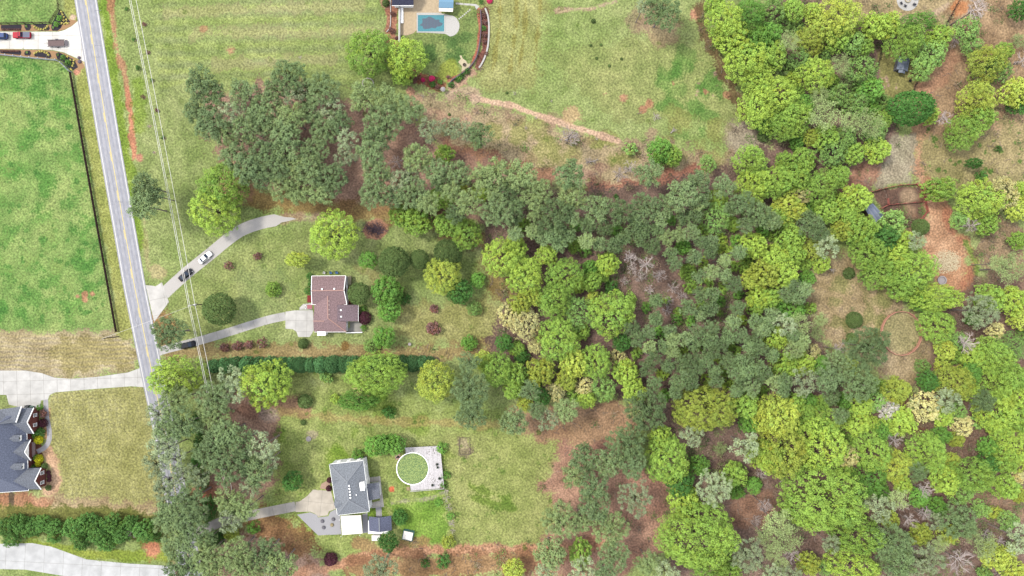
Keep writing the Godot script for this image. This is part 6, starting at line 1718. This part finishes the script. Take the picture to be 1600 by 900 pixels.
# ---------------------------------------------------------------- flower beds at the white driveway
func flower_beds() -> void:
	var mulch := mat("mulch_black", alb(62, 58, 72), 0.95, "gravel", 1.5)
	var straw := mat("pine_straw_orange", alb(206, 164, 122), 0.95, "gravel", 2.0)
	sheet("verge_straw", [[-40, 38.5], [80, 38.5], [84, 41], [98, 35], [108, 30], [121, 32.5], [112, 40.5], [101, 46], [92, 48.5], [-40, 48.8]], straw, 0.022)
	sheet("verge_straw", [[-40, 76], [60, 78], [84, 79.5], [100, 83], [121, 93], [130, 99], [132, 106], [124, 110], [112, 108], [100, 97], [90, 92], [50, 90.5], [-40, 84]], straw, 0.022)
	var beds := [
		["long black mulch bed on the north side of the white driveway", [[2, 39.5], [33, 38.5], [34, 42], [33, 46], [28, 47.5], [3, 47.8], [1.5, 43]]],
		["small black mulch bed with a single pale plant north of the red pickup", [[38.5, 38], [47.5, 37.5], [49, 43], [46, 47.5], [41, 47.5], [38.5, 43]]],
		["black mulch bed with an arc of yellow flowers, north of the driveway", [[52.5, 38], [73, 37], [78, 44], [76, 47.6], [62, 48], [54, 45]]],
		["large black mulch corner bed north of the driveway mouth", [[93, 15.5], [100, 19], [104, 27], [110, 34], [98, 38], [95, 44], [90, 48], [82, 48], [80, 43], [82, 36]]],
		["long black mulch bed on the south side of the white driveway", [[0, 78], [32, 79], [33.5, 82], [32, 86], [1, 83]]],
		["small black mulch bed with a single pale plant south of the driveway", [[40, 79.5], [46.5, 79], [49, 83], [47, 87], [39, 86.5], [38, 83]]],
		["black mulch bed with an arc of yellow flowers, south of the driveway", [[54, 82], [58, 80], [70, 79.5], [78, 82], [80.5, 88], [78, 91], [54, 88]]],
		["large black mulch corner bed south of the driveway mouth", [[87, 84], [92, 81.5], [103, 87], [116, 93], [122, 105], [114, 110], [106, 105], [98, 96], [90, 93]]]]
	for e in beds:
		var c := Vector2.ZERO
		for p in e[1]: c += Vector2(p[0], p[1]) / e[1].size()
		var o := thing("mulch_bed", e[0], "flower bed", P(c.x, c.y))
		var b := MB.new(); b.prism(flat(e[1]), -0.05, 0.07)
		for i in b.v.size(): b.v[i] -= o.position
		part("mulch", b.mesh(), mulch, o)
	var ym := leaf_mat("petals_yellow", alb(252, 236, 130, 1.5), 0.3)
	var gm := leaf_mat("flower_leaves", alb(120, 150, 80), 0.3)
	var fl := MB.new(); var gr := MB.new()
	for i in 40:
		var v := rnd(0.85, 1.15); fl.col = Color(v, v, v)
		fl.leaf(Vector3(rng.randfn() * 0.16, 0.28 + rnd(0, 0.12), rng.randfn() * 0.16), Vector3(rng.randfn() * 0.4, 1, rng.randfn() * 0.4).normalized(), Vector3(rng.randfn(), 0, rng.randfn()), 0.15, 0.12)
		gr.leaf(Vector3(rng.randfn() * 0.18, rnd(0.05, 0.25), rng.randfn() * 0.18), Vector3(rng.randfn(), 1, rng.randfn()).normalized(), Vector3(rng.randfn(), 0, rng.randfn()), 0.2, 0.08)
	var fmesh := fl.mesh(); var gmesh := gr.mesh()
	var at := [[98.4, 23], [100.5, 27.6], [104.6, 31.3], [99.8, 32.4], [97.2, 36.8], [101.5, 37.4], [104.5, 36.2], [106.5, 36.8], [96.7, 18.8], [54.7, 41.8], [57.8, 44], [61, 45.8], [64.8, 46.2], [69, 46], [72.5, 44.2], [74.6, 41.6], [55, 83.6], [58.5, 81.6], [62.6, 80.6], [66.4, 80.6], [70.2, 81.8], [74, 83.2], [76.4, 86.2], [106, 89], [110.8, 94.2], [116.4, 94.4], [115.4, 99], [114, 103], [112, 108.6]]
	var nth := ["first", "second", "third", "fourth", "fifth", "sixth", "seventh", "eighth", "ninth"]
	var seen := {}
	for p in at:
		var north: bool = p[1] < 60
		var corner: bool = p[0] > 80
		var o := thing("flower_clump", "%s yellow flower clump of the %s on the %s side of the driveway" % [nth[seen.get([north, corner], 0)], "corner bed" if corner else "arc bed", "north" if north else "south"], "flowers", P(p[0], p[1]), rnd(0, 6), "yellow flowers in the driveway beds, %s %s" % ["corner" if corner else "arc", "north" if north else "south"])
		seen[[north, corner]] = seen.get([north, corner], 0) + 1
		part("petals", fmesh, ym, o); part("leaves", gmesh, gm, o)
	for p in [["g", 92.5, 28, 4.6], ["g", 88, 37.5, 4.2], ["g", 98, 89.5, 4.2], ["g", 106, 97.5, 4.4], ["e", 41, 41, 1.8], ["e", 83, 43, 1.8], ["e", 42, 82, 1.8], ["e", 90.5, 85.5, 1.8]]:
		plant(p[0], p[1], p[2], p[3])
	for i in 8:
		plant("m", 5 + i * 3.6, 46, 1.6); plant("m", 4 + i * 3.6, 80, 1.6)
	var o := thing("rock_pair", "two dark landscaping rocks at the south corner of the driveway mouth", "rocks", P(124, 92))
	for e in [[Vector3(0, 0.2, -0.3), 0.5], [Vector3(0.2, 0.25, 0.9), 0.6]]:
		var b := MB.new(); b.lathe(e[0] - Vector3(0, 0.2, 0), [Vector2(e[1], 0), Vector2(e[1] * 1.05, 0.2), Vector2(e[1] * 0.6, 0.45), Vector2(0, 0.5)], 7); part("rock", b.mesh(), mat("rock_mauve", alb(126, 112, 128), 0.9, "stain", 0.7), o)
	marks.append(["the white driveway", Vector2(60, 63)])

func _ready() -> void:
	rng.seed = 20240
	# the drone's camera, looking straight down
	var cam := Camera3D.new()
	cam.name = "camera"
	add_child(cam)
	cam.position = Vector3(0, EYE, 0)
	cam.rotation_degrees = Vector3(-90, 0, 0)
	cam.fov = rad_to_deg(2 * atan(90.0 / EYE))
	cam.near = 1.0
	cam.far = 2500.0
	cam.current = true
	var e := Environment.new()
	var sky := ProceduralSkyMaterial.new()
	sky.sky_top_color = Color(0.89, 0.9, 0.93)
	sky.sky_horizon_color = Color(0.93, 0.93, 0.93)
	sky.ground_bottom_color = Color(0.45, 0.46, 0.4)
	sky.ground_horizon_color = Color(0.8, 0.8, 0.78)
	sky.sky_energy_multiplier = 1.0
	e.background_mode = Environment.BG_SKY
	e.sky = Sky.new()
	e.sky.sky_material = sky
	e.tonemap_mode = Environment.TONE_MAPPER_LINEAR
	e.tonemap_exposure = 3.95
	e.sdfgi_enabled = true
	e.ssao_enabled = true
	e.ssil_enabled = true
	var we := WorldEnvironment.new()
	we.name = "environment"
	we.environment = e
	add_child(we)
	var sun := DirectionalLight3D.new()
	sun.name = "sun"
	sun.light_energy = 0.7
	sun.light_angular_distance = 10.0
	sun.light_color = Color(1.0, 0.97, 0.92)
	sun.shadow_enabled = true
	add_child(sun)
	sun.look_at_from_position(Vector3(-60, 100, -22), Vector3.ZERO)
	var t0 := Time.get_ticks_msec()
	noise_tex("fine", 256, 0.06, 0.82, 21)
	noise_tex("mottle", 256, 0.02, 0.8, 22)
	noise_tex("stain", 256, 0.012, 0.92, 23, 5)
	noise_tex("blotch", 256, 0.014, 0.9, 33, 5)
	noise_tex("gravel", 256, 0.12, 0.84, 24, 3)
	noise_tex("shingle", 256, 0.05, 0.62, 25, 5)
	noise_tex("brick", 256, 0.09, 0.7, 26, 3)
	noise_tex("ribs", 256, 0.03, 0.86, 27)
	noise_tex("weed", 256, 0.08, 0.62, 28, 4)
	var glass := mat("window_glass", alb(96, 108, 120), 0.12); glass.metallic_specular = 0.5
	var cg := mat("car_glass", alb(60, 76, 100), 0.3); cg.metallic_specular = 0.3
	mat("plastic_black", alb(40, 40, 44), 0.5)
	ground()
	print("ground ", Time.get_ticks_msec() - t0)
	roads()
	drives()
	house_brown()
	house_slate()
	house_brick()
	power()
	fences()
	outbuildings()
	vehicles()
	marks.append_array([["the gravel drive", Vector2(345, 385)], ["the twin bright trees", Vector2(606, 85)], ["the burnt brush pile", Vector2(586, 358)], ["the bleached dead trunk", Vector2(925, 252)], ["the weedy vegetable bed", Vector2(726, 697)], ["the white carport", Vector2(549, 821)], ["the tall utility pole", Vector2(320, 475)], ["the white blossoming tree", Vector2(1387, 640)], ["the leafless thicket", Vector2(1015, 430)], ["the biggest south oak", Vector2(1090, 838)], ["the great round oak", Vector2(1285, 780)], ["the round dark cedar", Vector2(1420, 170)]])
	print("built ", Time.get_ticks_msec() - t0)
	all_plants()
	flower_beds()
	name_plants()
	print("plants ", plants.size(), " ", Time.get_ticks_msec() - t0)
	tufts()
	litter()
	print("done ", Time.get_ticks_msec() - t0)
